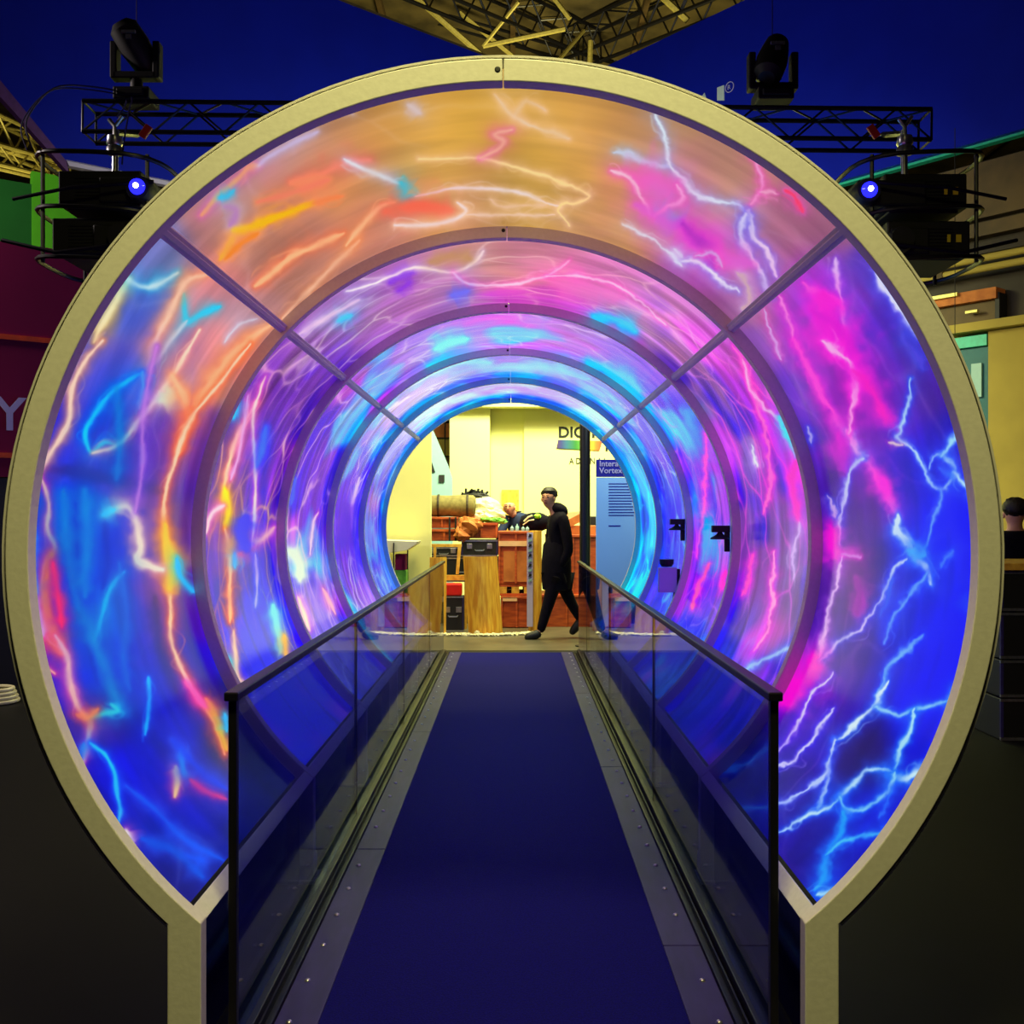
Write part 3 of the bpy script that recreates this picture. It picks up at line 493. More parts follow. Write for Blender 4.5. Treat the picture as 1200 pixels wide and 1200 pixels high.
    img = np.clip(img / 255, 0, 1)
    lum = img.mean(-1, keepdims=True); img = lum + (img - lum) * (1.06 if bay == 0 else 1.18)
    img = np.clip(img, 0, 1) ** 1.1
    img = np.clip((img - .5) * (1.08 if bay == 0 else 1.2) + .48, 0, 1)
    im = bpy.data.images.new('screen_picture', W, H)
    buf = np.ones((H, W, 4), np.float32); buf[..., :3] = img
    im.pixels.foreach_set(buf.ravel()); im.update(); im.pack()
    return im
def screen_material(bay):
    m = bpy.data.materials.new('projection_screen'); m.use_nodes = True; nt = m.node_tree; b = nt.nodes['Principled BSDF']
    t = nt.nodes.new('ShaderNodeTexImage'); t.image = screen_picture(bay); t.extension = 'EXTEND'; t.interpolation = 'Cubic'
    nt.links.new(t.outputs['Color'], b.inputs['Emission Color']); b.inputs['Emission Strength'].default_value = .87
    b.inputs['Base Color'].default_value = (.012, .012, .014, 1); b.inputs['Roughness'].default_value = .16
    b.inputs['Specular IOR Level'].default_value = .2
    return m
# ------------------------------------------------------------------ floor
structure('floor', MB().bounds(-30, 30, -8, 11.15, -.1, -.002), M['floor'], label='near-black hall floor around the tunnel')
structure('floor', MB().bounds(-30, 30, 11.15, 50, -.1, -.001), M['floor_back'], label='olive brown floor beyond the tunnel')

# ------------------------------------------------------------------ the tunnel
tunnel = thing('projection_tunnel', 'big round walk-through tunnel of ringed screens glowing with blue, pink and orange light', 'tunnel')
AX, AXI = .853, .767
def ring_half_mb(sg):
    inner = [(AXI, 0.0), (AXI, CZ - math.sqrt(R_IN ** 2 - AXI ** 2))]; outer = [(AX, 0.0), (AX, CZ - math.sqrt(R_OUT ** 2 - AX ** 2))]
    ai0 = math.acos((inner[1][1] - CZ) / R_IN); ao0 = math.acos((outer[1][1] - CZ) / R_OUT); n = 72
    for i in range(1, n + 1):
        t = 1 - i / n
        inner.append((R_IN * math.sin(ai0 * t), CZ + R_IN * math.cos(ai0 * t))); outer.append((R_OUT * math.sin(ao0 * t), CZ + R_OUT * math.cos(ao0 * t)))
    inner[-1] = (.0012, CZ + R_IN); outer[-1] = (.0012, CZ + R_OUT)
    mb = MB(); k = len(inner)
    vs = [(sg * x, y, z) for y in (0, RING_D) for pts in (inner, outer) for x, z in pts]
    q = lambda a, b, i: a * 2 * k + b * k + i
    fs = []
    for i in range(k - 1):
        fs += [(q(0, 0, i), q(0, 1, i), q(0, 1, i + 1), q(0, 0, i + 1)), (q(1, 0, i), q(1, 0, i + 1), q(1, 1, i + 1), q(1, 1, i)),
               (q(0, 0, i), q(0, 0, i + 1), q(1, 0, i + 1), q(1, 0, i)), (q(0, 1, i), q(1, 1, i), q(1, 1, i + 1), q(0, 1, i + 1))]
    fs += [(q(0, 0, 0), q(1, 0, 0), q(1, 1, 0), q(0, 1, 0)), (q(0, 0, k - 1), q(0, 1, k - 1), q(1, 1, k - 1), q(1, 0, k - 1))]
    return mb.add(vs, fs)
def arc_band(r0, r1, y0, y1, a0, a1, n=96):
    mb = MB(); vs = []; fs = []
    for i in range(n + 1):
        a = R(a0 + (a1 - a0) * i / n)
        for r, y in ((r0, y0), (r1, y0), (r1, y1), (r0, y1)): vs.append((r * math.sin(a), y, CZ + r * math.cos(a)))
    for i in range(n):
        for j in range(4): fs.append((i * 4 + j, i * 4 + (j + 1) % 4, i * 4 + 4 + (j + 1) % 4, i * 4 + 4 + j))
    fs += [(0, 1, 2, 3), (n * 4 + 3, n * 4 + 2, n * 4 + 1, n * 4)]
    return mb.add(vs, fs)
half = {}; bolt0 = foot0 = gask0 = None
for i, y in enumerate(RING_Y):
    for sg in (-1, 1):
        if i == 0:
            o = obj('ring_half', ring_half_mb(sg), M['frame'], tunnel, bevel=.003); o.location = (0, y, 0); half[sg] = o
        else:
            o = half[sg].copy(); COL.objects.link(o); o.location = (0, y, 0)
        if i == 0 and sg == -1:
            foot0 = obj('foot_plate', MB().bounds(-.075, .075, -.02, .12, 0, .012).bounds(-.03, .03, .05, .09, .012, .10), M['frame'], o, bevel=.002)
            foot0.location = (sg * .80, 0, 0)
            bolt0 = obj('bolt', MB().lathe([(.0075, -.004), (.0075, .001), (.005, .002)], n=12, rot=Matrix.Rotation(R(90), 3, 'X')), M['rubber'], o); bolt0.location = (-.014, 0, CZ + 1.237)
        else:
            f = dupmesh(foot0, 'foot_plate', o, (sg * .80, 0, 0))
            if sg == -1: dupmesh(bolt0, 'bolt', o, (-.014, 0, CZ + 1.237))
    if i:
        if gask0 is None: gask0 = obj('gasket', arc_band(1.2565, 1.2645, -.006, -.0005, -137.5, 137.5), M['rubber'], tunnel); gask0.location.y = y
        else: dupmesh(gask0, 'gasket', tunnel, (0, y, 0))
obj('flange_strip', arc_band(1.2735, 1.279, 2.612, 2.70, -137.5, 137.5), M['frame_edge'], tunnel)
obj('flange_gasket', arc_band(1.2655, 1.273, 2.618, 2.70, -137.5, 137.5), M['rubber'], tunnel)
# screens: three curved sheets in every bay, the picture wrapped on them
A_CUT = 46.3
def screen_sheet(a0, a1, y0, y1, mat_, n):
    me = bpy.data.meshes.new('screen_panel'); vs = []; uv = []; t = .006
    for k in range(n + 1):
        d = a0 + (a1 - a0) * k / n; a = R(d)
        for r in (R_SCR - t, R_SCR):
            for y in (y0, y1): vs.append((r * math.sin(a), y, CZ + r * math.cos(a))); uv.append(((0 if y == y0 else 1), (d + TH0) / (2 * TH0)))
    fs = []
    for k in range(n):
        b, c = k * 4, k * 4 + 4
        fs += [(b, b + 1, c + 1, c), (b + 2, c + 2, c + 3, b + 3), (b, c, c + 2, b + 2), (b + 1, b + 3, c + 3, c + 1)]
    fs += [(0, 2, 3, 1), (n * 4, n * 4 + 1, n * 4 + 3, n * 4 + 2)]
    me.from_pydata(vs, [], fs); l = me.uv_layers.new(name='uv')
    for p in me.polygons:
        for li in p.loop_indices: l.data[li].uv = uv[me.loops[li].vertex_index]
        p.use_smooth = True
    me.set_sharp_from_angle(angle=R(40)); me.materials.append(mat_)
    o = bpy.data.objects.new('screen_panel', me); place(o, tunnel); return o
for bay in range(5):
    sm = screen_material(bay); y0, y1 = RING_Y[bay] + RING_D, RING_Y[bay + 1] - .001
    for a0, a1, n in ((-138, -A_CUT, 48), (-A_CUT, A_CUT, 48), (A_CUT, 138, 48)): screen_sheet(a0, a1, y0, y1, sm, n)
    for sg in (-1, 1):
        rot = Matrix.Rotation(R(-sg * A_CUT * -1), 3, 'Y')
        a = R(sg * A_CUT); c = Vector((1.236 * math.sin(a), (y0 + y1) / 2, CZ + 1.236 * math.cos(a)))
        o = obj('crossbar', MB().box(c, (.040, y1 - y0, .030), rot).box(c + rot @ Vector((0, 0, -.017)), (.016, y1 - y0, .006), rot), M['frame'], tunnel, bevel=.002)
        b = R(sg * 139.6); c = Vector((1.226 * math.sin(b), (y0 + y1) / 2, CZ + 1.226 * math.cos(b)))
        obj('lower_rail', MB().box(c, (.046, y1 - y0, .034), Matrix.Rotation(R(sg * 139.6), 3, 'Y')), M['frame'], tunnel, bevel=.002)
        obj('skirt_panel', MB().bounds(sg * .822, sg * .83, y0, y1, 0.004, .405), M['lower'], tunnel)
# small sensor lamps clamped to the inner edge of the second and third rings
def sensor(th, ring, label, kind):
    y = RING_Y[ring] + .075; a = R(th); r = R_IN - .004
    cx, cz = r * math.sin(a), CZ + r * math.cos(a)
    t = thing('clip_spotlight', label, 'spotlight', (cx, y, cz))
    s = 1.0 + .05 * ring
    obj('bracket', MB().bounds(-.085 * s, .004, -.02, .02, -.004, .030 * s).bounds(-.022 * s, .004, -.014, .014, -.10 * s, .0), M['matte'], t, bevel=.003).location = (0, 0, 0)
    if kind == 'shade':
        obj('lamp_shade', MB().lathe([(.012, 0.0), (.020, -.012), (.046 * s, -.030), (.048 * s, -.038)], (-.045 * s, 0, -.004)), M['matte'], t).location = (0, 0, 0)
    else:
        obj('lamp_shade', MB().lathe([(.03 * s, 0), (.042 * s, .02), (.044 * s, .05)], (-.075 * s, 0, .05)), M['matte'], t).location = (0, 0, 0)
        obj('driver_box', MB().bounds(-.125 * s, -.02, -.03, .02, -.11 * s, .045), M['letterp'], t, bevel=.004).location = (0, 0, 0)
        obj('cable_loop', MB().tube([(-.035, 0, -.11 * s), (-.045, 0, -.17 * s), (-.035, 0, -.19 * s), (-.025, 0, -.16 * s), (-.03, 0, -.11 * s)], .005, 6), M['matte'], t).location = (0, 0, 0)
    return t
sensor(89, 2, 'black shaded spotlight clipped to the right inner edge of the third ring', 'shade')
sensor(87.5, 3, 'black shaded spotlight clipped to the right inner edge of the fourth ring', 'shade')
sensor(104, 3, 'pale boxed spotlight with hanging cable on the lower right of the fourth ring', 'box')

# ------------------------------------------------------------------ walkway
walk = thing('walkway', 'long dark carpeted walkway running straight through the tunnel', 'walkway')
obj('carpet', MB().bounds(-.527, .527, .3, 10.83, 0, .018), M['carpet'], walk)
rivet0 = None
for sg in (-1, 1):
    cuts = [.6, 2.0, 4.4, 6.8, 9.2, 10.83] if sg < 0 else [.6, 1.0, 3.41, 5.85, 8.3, 10.83]
    for a, b in zip(cuts[:-1], cuts[1:]):
        st = obj('edge_strip', MB().bounds(sg * .525, sg * .648, a + .003, b - .003, 0, .024), M['strip'], walk, bevel=.002)
        y = math.ceil((a + .06) / .26) * .26 + .03
        while y < b - .03:
            if rivet0 is None:
                rivet0 = obj('rivet', MB().lathe([(.010, 0), (.010, .001), (.0085, .004), (.005, .0062), (.001, .007)], n=10), M['steel'], st, smooth=True); rivet0.location = (sg * .607, y, .024)
            else: dupmesh(rivet0, 'rivet', st, (sg * .607, y, .024))
            y += .26
    obj('floor_channel', MB().bounds(sg * .650, sg * .656, .6, 10.83, 0, .034).bounds(sg * .682, sg * .688, .6, 10.83, 0, .03).bounds(sg * .656, sg * .682, .6, 10.83, 0, .006), M['rail'], walk)
# ------------------------------------------------------------------ balustrades
def balustrade(sg, joints, label):
    t = thing('glass_balustrade', label, 'handrail')
    x = sg * .715; top = .99
    obj('end_post', MB().bounds(x - .011, x + .011, 2.70, 2.724, .0, top - .02), M['black'], t, bevel=.002)
    mb = MB(); mb.bounds(x - .019, x + .019, 2.685, 10.8, top - .024, top); obj('top_rail', mb, M['rail'], t, bevel=.004)
    obj('base_shoe', MB().bounds(x - .020, x + .026, 2.70, 10.8, 0, .055), M['rail'], t, bevel=.003)
    for a, b in zip(joints[:-1], joints[1:]):
        obj('glass_pane', MB().bounds(x - .005, x + .005, a + .005, b - .005, .056, top - .025), M['glass'], t)
    for a in joints[1:-1]: obj('pane_joint', MB().bounds(x - .006, x + .006, a - .0045, a + .0045, .056, top - .025), M['rubber'], t)
balustrade(-1, [2.726, 4.81, 6.9, 8.99, 10.79], 'smoked glass handrail on the left of the walkway')
balustrade(1, [2.726, 5.03, 7.33, 9.6, 10.79], 'smoked glass handrail on the right of the walkway')
# ------------------------------------------------------------------ hall: walls, roof, hanging banner
def text_mb(s, size, bold=0.0, spacing=1.0):
    cu = bpy.data.curves.new('lettering', 'FONT'); cu.body = s; cu.size = size; cu.space_character = spacing
    cu.offset = bold; cu.extrude = .004; cu.resolution_u = 3; cu.align_x = 'LEFT'
    o = bpy.data.objects.new('lettering', cu); COL.objects.link(o)
    bpy.context.view_layer.update()
    me = bpy.data.meshes.new_from_object(o.evaluated_get(bpy.context.evaluated_depsgraph_get()))
    bpy.data.objects.remove(o)
    return me
def lettering(name, s, size, loc, rz, mat_, parent, bold=0.0, spacing=1.0, sx=1.0):
    me = text_mb(s, size, bold, spacing); me.materials.clear(); me.materials.append(mat_)
    o = bpy.data.objects.new(name, me); place(o, parent)
    o.rotation_euler = (R(90), 0, rz); o.location = Vector(loc) - wl(parent); o.scale = (sx, 1, 1)
    return o
def oriented(name, o0, u, boxes, mat_, parent=None, bevel=0, **k):
    """boxes in a frame with x along u (horizontal), y into the wall, z up: (t0,t1,d0,d1,z0,z1)"""
    rot = Matrix.Rotation(math.atan2(u[1], u[0]), 3, 'Z'); mb = MB()
    for t0, t1, d0, d1, z0, z1 in boxes:
        mb.box(Vector(o0) + rot @ Vector(((t0 + t1) / 2, (d0 + d1) / 2, (z0 + z1) / 2)), (abs(t1 - t0), abs(d1 - d0), abs(z1 - z0)), rot)
    return obj(name, mb, mat_, parent, bevel=bevel, **k)
def on_plane(o0, u, px, py):
    k = (px - 602) / 1200; t = (o0[0] - .027 - k * o0[1]) / (k * u[1] - u[0]); d = o0[1] + u[1] * t
    return t, Z(py, d)

# roof
structure('ceiling', MB().bounds(-34, 34, 9, 52, 17.0, 17.2), M['roof'], label='dim olive brown hall roof')
structure('wall_far', MB().bounds(-34, 34, 52, 52.3, 0, 17.2), M['brownd'])
structure('wall_left', MB().bounds(-5.6, -5.5, 4.0, 9.0, 0, 1.75), M['matte'], label='low black drape wall left of the tunnel')
for i in range(11):
    x = -20 + 4 * i
    tag(obj('roof_purlin', MB().bounds(x - .08, x + .08, 9, 52, 16.75, 17.0), M['brown']), None, None, kind='structure')
# hanging V-shaped banner
C0 = Vector((1.21, 24, 0)); uL = (-.756, -.655); uR = (.64, -.768)
ban = thing('hanging_banner', 'huge dark blue banner walls hanging in a V above the tunnel', 'banner', (1.21, 24, 7.45))
def slab(name, o0, u, poly, t, mat_, parent):
    vs = []
    for dd in (0, t):
        for a, z in poly: vs.append((o0[0] + u[0] * a - u[1] * dd, o0[1] + u[1] * a + u[0] * dd, z))
    n = len(poly)
    fs = [tuple(range(n)), tuple(reversed(range(n, 2 * n)))] + [(i, i + n, (i + 1) % n + n, (i + 1) % n) for i in range(n)]
    return obj(name, MB().add(vs, fs), mat_, parent)
slab('banner_wall', C0, uL, [(0, 7.45), (11.2, 7.25), (12.3, 8.4), (15, 11.0), (15, 11.55), (0, 11.55)], -.12, M['blue'], ban)
slab('banner_wall', C0, uR, [(0, 7.45), (13.5, 7.45), (13.5, 11.55), (0, 11.55)], .12, M['blue'], ban)
slab('hem', C0, uL, [(11.15, 7.05), (12.1, 7.95), (15.2, 10.6), (15.2, 11.0), (12.3, 8.4), (11.2, 7.25)], -.14, M['purple'], ban)
slab('hem', C0, uL, [(0, 7.38), (11.15, 7.18), (11.2, 7.27), (0, 7.47)], -.14, M['letterp'], ban)
slab('hem', C0, uR, [(0, 7.41), (13.5, 7.41), (13.5, 7.49), (0, 7.49)], .14, M['teal'], ban)
slab('hem', C0, uL, [(0, 11.55), (15, 11.55), (15, 11.6), (0, 11.6)], -.14, M['brown'], ban)
t_, z_ = on_plane(C0, uR, 845, 112); t2, z2 = on_plane(C0, uR, 857, 112)
slab('letter_stroke', C0, uR, [(on_plane(C0, uR, 841, 116)[0], on_plane(C0, uR, 841, 118)[1]), (on_plane(C0, uR, 849, 116)[0], on_plane(C0, uR, 849, 118)[1]), (on_plane(C0, uR, 849, 100)[0], on_plane(C0, uR, 849, 100)[1]), (on_plane(C0, uR, 841, 103)[0], on_plane(C0, uR, 841, 103)[1])], -.02, M['letter'], ban)
slab('letter_stroke', C0, uR, [(on_plane(C0, uR, 820, 116)[0], on_plane(C0, uR, 820, 118)[1]), (on_plane(C0, uR, 829, 116)[0], on_plane(C0, uR, 829, 118)[1]), (on_plane(C0, uR, 826, 109)[0], on_plane(C0, uR, 826, 109)[1])], -.02, M['letter'], ban)
rz = math.atan2(uR[1], uR[0])
a_, b_ = on_plane(C0, uR, 853.5, 106)
lettering('registered_mark', 'R', .13, (C0.x + uR[0] * a_ + uR[1] * .03, C0.y + uR[1] * a_ - uR[0] * .03, b_), rz, M['letterp'], ban)
a_, b_ = on_plane(C0, uR, 856, 102.5)
rotm = Matrix.Rotation(rz, 3, 'Z'); cc = Vector((C0.x + uR[0] * a_ + uR[1] * .03, C0.y + uR[1] * a_ - uR[0] * .03, b_))
obj('registered_mark', MB().tube([cc + rotm @ Vector((.10 * math.cos(k * math.pi / 12), 0, .10 * math.sin(k * math.pi / 12))) for k in range(25)], .009, 5), M['letterp'], ban)

# trusses
def truss(name, label, a, b, wd, ht, cr, br, n, mat_, group=None):
    a, b = Vector(a), Vector(b); t = thing(name, label, 'truss', tuple(a), group)
    d = (b - a).normalized(); s = d.cross(Vector((0, 0, 1))).normalized(); u = s.cross(d).normalized()
    cs = [(-wd / 2, 0), (wd / 2, 0), (-wd / 2, -ht), (wd / 2, -ht)]
    for x, z in cs: obj('chord', MB().tube([a + s * x + u * z, b + s * x + u * z], cr, 8), mat_, t, smooth=True)
    L_ = (b - a).length; faces = [(0, 2), (1, 3), (0, 1)]
    for i in range(n):
        for p, q in faces:
            c0 = cs[p] if i % 2 else cs[q]; c1 = cs[q] if i % 2 else cs[p]
            p0 = a + d * (L_ * i / n) + s * c0[0] + u * c0[1]; p1 = a + d * (L_ * (i + 1) / n) + s * c1[0] + u * c1[1]
            obj('brace', MB().tube([p0, p1], br, 5), mat_, t)
    for k in (0, 1):
        e = a if k == 0 else b
        pts = [e + s * x + u * z for x, z in (cs[0], cs[1], cs[3], cs[2], cs[0])]
        obj('end_frame', MB().tube(pts, br * 1.2, 5), mat_, t)
    return t
truss('lighting_truss', 'black lighting truss behind the top of the tunnel ring, carrying the lamps', (-3.10, 7.55, 4.47), (3.06, 7.55, 4.41), .24, .22, .018, .008, 24, M['black'])
truss('roof_truss', 'pale lit truss under the roof at the left edge, above the other pale truss', P(-80, 104, 19), P(62, 170, 25), .5, .6, .05, .025, 8, M['galv'], None)
truss('roof_truss', 'pale lit truss at the left edge, lower and just above the green panel', P(-80, 150, 19), P(72, 193, 25), .4, .4, .05, .025, 8, M['galv'], None)
truss('roof_truss', 'black roof truss running from top centre-left to the hub above the ring', P(470, -60, 27), P(690, 40, 33), .9, 1.0, .06, .03, 12, M['black'])
truss('roof_truss', 'black roof truss running from top right to the hub above the ring', P(900, -60, 27), P(672, 38, 33), .9, 1.0, .06, .03, 12, M['black'])
truss('roof_truss', 'black roof truss crossing low behind the ring crown, centre', P(520, -8, 32), P(760, 66, 36), .7, .8, .06, .03, 10, M['black'])
for n_, (p0, p1, r_, lb, gl) in enumerate([
    (P(484, -6, 30), P(566, 66, 31), .09, 'bright yellow-lit roof beam slanting down at the left of the gap', 'galv'),
    (P(538, 14, 31), P(606, 70, 32), .07, 'thin yellow-lit roof beam, second from the left in the gap', 'galv'),
    (P(566, 54, 30), P(662, 34, 30), .07, 'thin yellow-lit roof beam rising to the hub in the gap', 'galv'),
    (P(608, 2, 29), P(566, 54, 30), .05, 'thin lit roof beam rising from left to top centre of the gap', 'galv'),
    (P(692, 48, 31), P(691, 76, 31), .08, 'short upright lit roof post above the ring crown', 'galv'),
    (P(776, -4, 30), P(806, 24, 30), .10, 'yellow-lit roof beam at the right of the gap', 'galv'),
    (P(648, -4, 30), P(668, 22, 30), .07, 'short pale roof beam at the top centre of the gap', 'galv'),
    (P(655, 70, 30), P(684, 36, 31), .06, 'short lit roof strut left of the upright roof post', 'galv')]):
    tag(obj('roof_beam', MB().tube([p0, p1], r_, 6), M[gl]), lb, 'beam')

# moving-head lamps on the truss
def moving_head(px, rot, up, label):
    bx = X(px, 7.5); t = thing('moving_head_lamp', label, 'stage light', (bx, 7.5, 4.47))
    L0 = lambda o: setattr(o, 'location', (0, 0, 0))
    L0(obj('base', MB().bounds(-.13, .13, -.12, .12, .0, .09).bounds(-.10, .10, -.14, .14, .02, .07), M['matte'], t, bevel=.01))
    L0(obj('stem', MB().tube([(0, 0, .09), (0, 0, .14 + up)], .045, 12), M['matte'], t, smooth=True))
    y = obj('yoke', MB().bounds(-.16, .16, -.05, .05, .13 + up, .18 + up).bounds(-.18, -.13, -.05, .05, .13 + up, .40 + up).bounds(.13, .18, -.05, .05, .13 + up, .40 + up), M['matte'], t, bevel=.01); L0(y)
    m = Matrix.Rotation(R(rot), 3, 'Y') @ Matrix.Rotation(R(-25), 3, 'X')
    h = obj('lamp_head', MB().lathe([(.06, -.20), (.105, -.16), (.115, -.02), (.10, .10), (.085, .18), (.07, .19)], (0, 0, .36 + up), 16, m), M['matte'], t, smooth=True); L0(h)
    L0(obj('hanging_clip', MB().bounds(-.05, .05, -.17, -.15, .40 + up, .42 + up).bounds(-.02, .02, -.165, -.155, .36 + up, .39 + up), M['steel'], t))
    L0(obj('safety_wire', MB().tube([(0, 0, .5 + up), (0, 0, 7.0)], .004, 5), M['strip'], t))
moving_head(160, 150, .05, 'black moving-head stage light on the truss, at upper left')
moving_head(905, 20, -.03, 'black moving-head stage light on the truss, at upper right')

# projector rigs
def projector(cx, y, cz, side, label, wdt=.54, lit=True, stickers=False, off=.30):
    t = thing('projector', label, 'projector', (cx, y, cz)); L0 = lambda o: setattr(o, 'location', (0, 0, 0))
    L0(obj('housing', MB().box((0, 0, 0), (wdt, .62, .23)).box((0, .02, .125), (wdt * .8, .5, .03)).box((0, -.02, -.12), (wdt * .85, .5, .02)), M['matte'], t, bevel=.02))
    lx = -side * off
    L0(obj('lens_arm', MB().bounds(min(lx - .05, 0), max(lx + .05, 0), -.33, -.05, -.10, .07), M['matte'], t, bevel=.015))
    rot = Matrix.Rotation(R(90), 3, 'X') 
    L0(obj('lens_barrel', MB().lathe([(.085, -.02), (.085, .06), (.075, .10), (.06, .10)], (lx, -.30, -.02), 20, rot), M['matte'], t, smooth=True))
    if lit:
        L0(obj('lens', MB().lathe([(.052, 0), (.05, .012), (.03, .02), (.004, .024)], (lx, -.40, -.02), 20, rot), M['lens'], t, smooth=True))
        L0(obj('lens_core', MB().lathe([(.018, 0), (.017, .008), (.004, .012)], (lx, -.425, -.02), 14, rot), M['lenscore'], t, smooth=True))
    v = MB()
    for k in range(7): v.box((side * .08, -.313, -.07 + k * .022), (.16, .006, .006))
    L0(obj('vent_grille', v, M['black'], t))
    if stickers:
        for k in (-1, 1): L0(obj('sticker', MB().box((side * (.16 + .032 * k), -.3145, .0), (.034 if k > 0 else .022, .004, .05)), M['sticker'], t))
    return t
def rig(side, label):
    cx = side * 2.70; y = 7.0
    t = thing('projector_rack', label, 'rack', (cx, y, 3.0)); W = lambda px, py, d=6.62: P(px, py, d)
    px0 = 602 + (cx - .027) * 1200 / 7.0
    for k, zz in enumerate((3.80, 3.445, 3.12)):
        pts = []
        for j in range(25):
            a = 2 * math.pi * j / 24; ca, sa = math.cos(a), math.sin(a)
            pts.append((cx + .44 * math.copysign(abs(ca) ** .6, ca), y + .42 * math.copysign(abs(sa) ** .6, sa), zz + .03 * ca * side))
        obj('frame_hoop', MB().tube(pts, .015, 8), M['black'], t, smooth=True)
    for sx in (-1, 1):
        for sy in (-1, 1): obj('frame_upright', MB().tube([(cx + sx * .34, y + sy * .33, 3.11), (cx + sx * .34, y + sy * .33, 3.81)], .014, 8), M['black'], t, smooth=True)
    obj('hanging_pole', MB().tube([(cx, y, 3.73), (cx, y + .02, 4.10)], .022, 10), M['steel'], t, smooth=True)
    obj('clamp', MB().lathe([(.02, 3.92), (.055, 3.93), (.055, 3.97), (.045, 3.985), (.055, 4.0), (.05, 4.05), (.02, 4.06)], (cx, y, 0), 16).tube([(cx - .04, y, 4.17), (cx, y, 4.12), (cx, y, 4.04)], .014, 8).tube([(cx, y, 4.12), (cx + .05, y, 4.19)], .012, 8), M['steel'], t, smooth=True)
    obj('tie_bar', MB().tube([(cx, y + .02, 4.08), (cx, 7.42, 4.22)], .02, 8), M['black'], t)
    pts = [(cx + side * .40, y - .36, 3.85), (cx + side * .46, y - .3, 4.05), (cx + side * .42, y, 4.38), (cx + side * .30, y + .3, 4.52), (cx + side * .05, y + .4, 4.50), (cx - side * .02, y + .2, 4.3), (cx - side * .06, y, 4.0), (cx - side * .05, y, 3.86)]
    def smooth_path(p, n=5):
        out = []; p = [Vector(q) for q in p]
        for i in range(len(p) - 1):
            p0, p1, p2, p3 = p[max(i - 1, 0)], p[i], p[i + 1], p[min(i + 2, len(p) - 1)]
            for k in range(n):
                s_ = k / n; out.append(.5 * ((2 * p1) + (p2 - p0) * s_ + (2 * p0 - 5 * p1 + 4 * p2 - p3) * s_ ** 2 + (3 * p1 - p0 - 3 * p2 + p3) * s_ ** 3))
        return out + [p[-1]]
    if side < 0: obj('cable', MB().tube(smooth_path(pts), .006, 6), M['strip'], t, smooth=True)
    if side < 0: obj('cable', MB().tube(smooth_path([(q[0] + side * .03, q[1], q[2] - .02) for q in pts[:5]] + [(cx + side * .1, y + .3, 4.3)]), .005, 6), M['strip'], t, smooth=True)
    obj('side_arm', MB().tube([(cx - side * .40, y - .38, 3.62), (cx + side * .1, y - .45, 3.56), (cx + side * .50, y - .40, 3.50)], .012, 8).tube([(cx - side * .30, y - .40, 3.22), (cx + side * .2, y - .46, 3.14), (cx + side * .58, y - .38, 3.24)], .013, 8), M['rail'], t, smooth=True)
    obj('warning_tag', MB().box((cx - side * .34, y - .36, 3.95), (.05, .02, .09), Matrix.Rotation(R(-35 * side), 3, 'Y')), M['red'], t, bevel=.004)
rig(-1, 'black tube frame holding two stacked projectors, left of the ring')
rig(1, 'black tube frame holding two stacked projectors, right of the ring')
projector(-2.68, 7.0, 3.60, -1, 'upper black projector with a glowing blue lens, left of the ring', off=.28)
projector(-2.72, 7.0, 3.29, -1, 'lower dark projector in the left frame', lit=False, off=.2)
projector(2.72, 7.0, 3.58, 1, 'upper black projector with a glowing blue lens, right of the ring', stickers=True, off=.40)
projector(2.74, 7.0, 3.27, 1, 'lower dark projector in the right frame, with yellow stickers', lit=False, stickers=True, off=.2)

# ------------------------------------------------------------------ left stand: maroon and green panels
uM = (.817, .577); OM = Vector((X(60, 9), 9, 0))
def FM(px, py): return on_plane(OM, uM, px, py)
zt = FM(60, 291)[1]; zb = FM(60, 560)[1]
stand = thing('stand_wall', 'maroon exhibition stand wall with orange stripes at the left edge', 'wall panel', (OM.x, OM.y, 0))
oriented('maroon_panel', OM, uM, [(-4, .9, 0, .08, zb, zt)], M['maroon'], stand)
oriented('lower_panel', OM, uM, [(-4, .9, .01, .08, 0, zb - .01)], M['matte'], stand)
for py in (396, 534):
    zz = FM(20, py)[1]; oriented('orange_stripe', OM, uM, [(-4, .9, -.012, -.002, zz - .022, zz + .022)], M['orange'], stand)
zz = FM(20, 283)[1]
t_, z_ = FM(-9, 503)
lettering('letter_y', 'Y', .40, (OM.x + uM[0] * t_ + .03, OM.y + uM[1] * t_ - .03, z_), math.atan2(uM[1], uM[0]), M['letterp'], stand, .006)
gs = thing('green_stand', 'green two-tone stand panels above and behind the maroon wall', 'wall panel', (X(60, 11), 11, 3))
OG = Vector((X(37, 11), 11, 0))
oriented('dark_green_panel', OG, uM, [(-4, 0, 0, .08, 3.0, on_plane(OG, uM, 20, 213)[1])], M['greend'], gs)
oriented('light_green_panel', OG, uM, [(0.0, 1.6, -.02, .08, 3.0, on_plane(OG, uM, 60, 205)[1])], M['green'], gs)
oriented('support_post', OG, uM, [(.1, .2, 0.1, .2, 0, 3.0), (1.3, 1.4, .1, .2, 0, 3.0), (-2.1, -2, .1, .2, 0, 3.0)], M['matte'], gs)
hb = MB()
for k in range(4):
    rr_ = .16 - .012 * k; hb.tube([(-4.02 + rr_ * math.cos(a * math.pi / 12), 8.0 + rr_ * math.sin(a * math.pi / 12), .018 + k * .03) for a in range(25)], .016, 8)
tag(obj('coiled_hose', hb, M['plastic'], smooth=True), 'coil of pale hose on the dark floor at the left edge', 'hose')

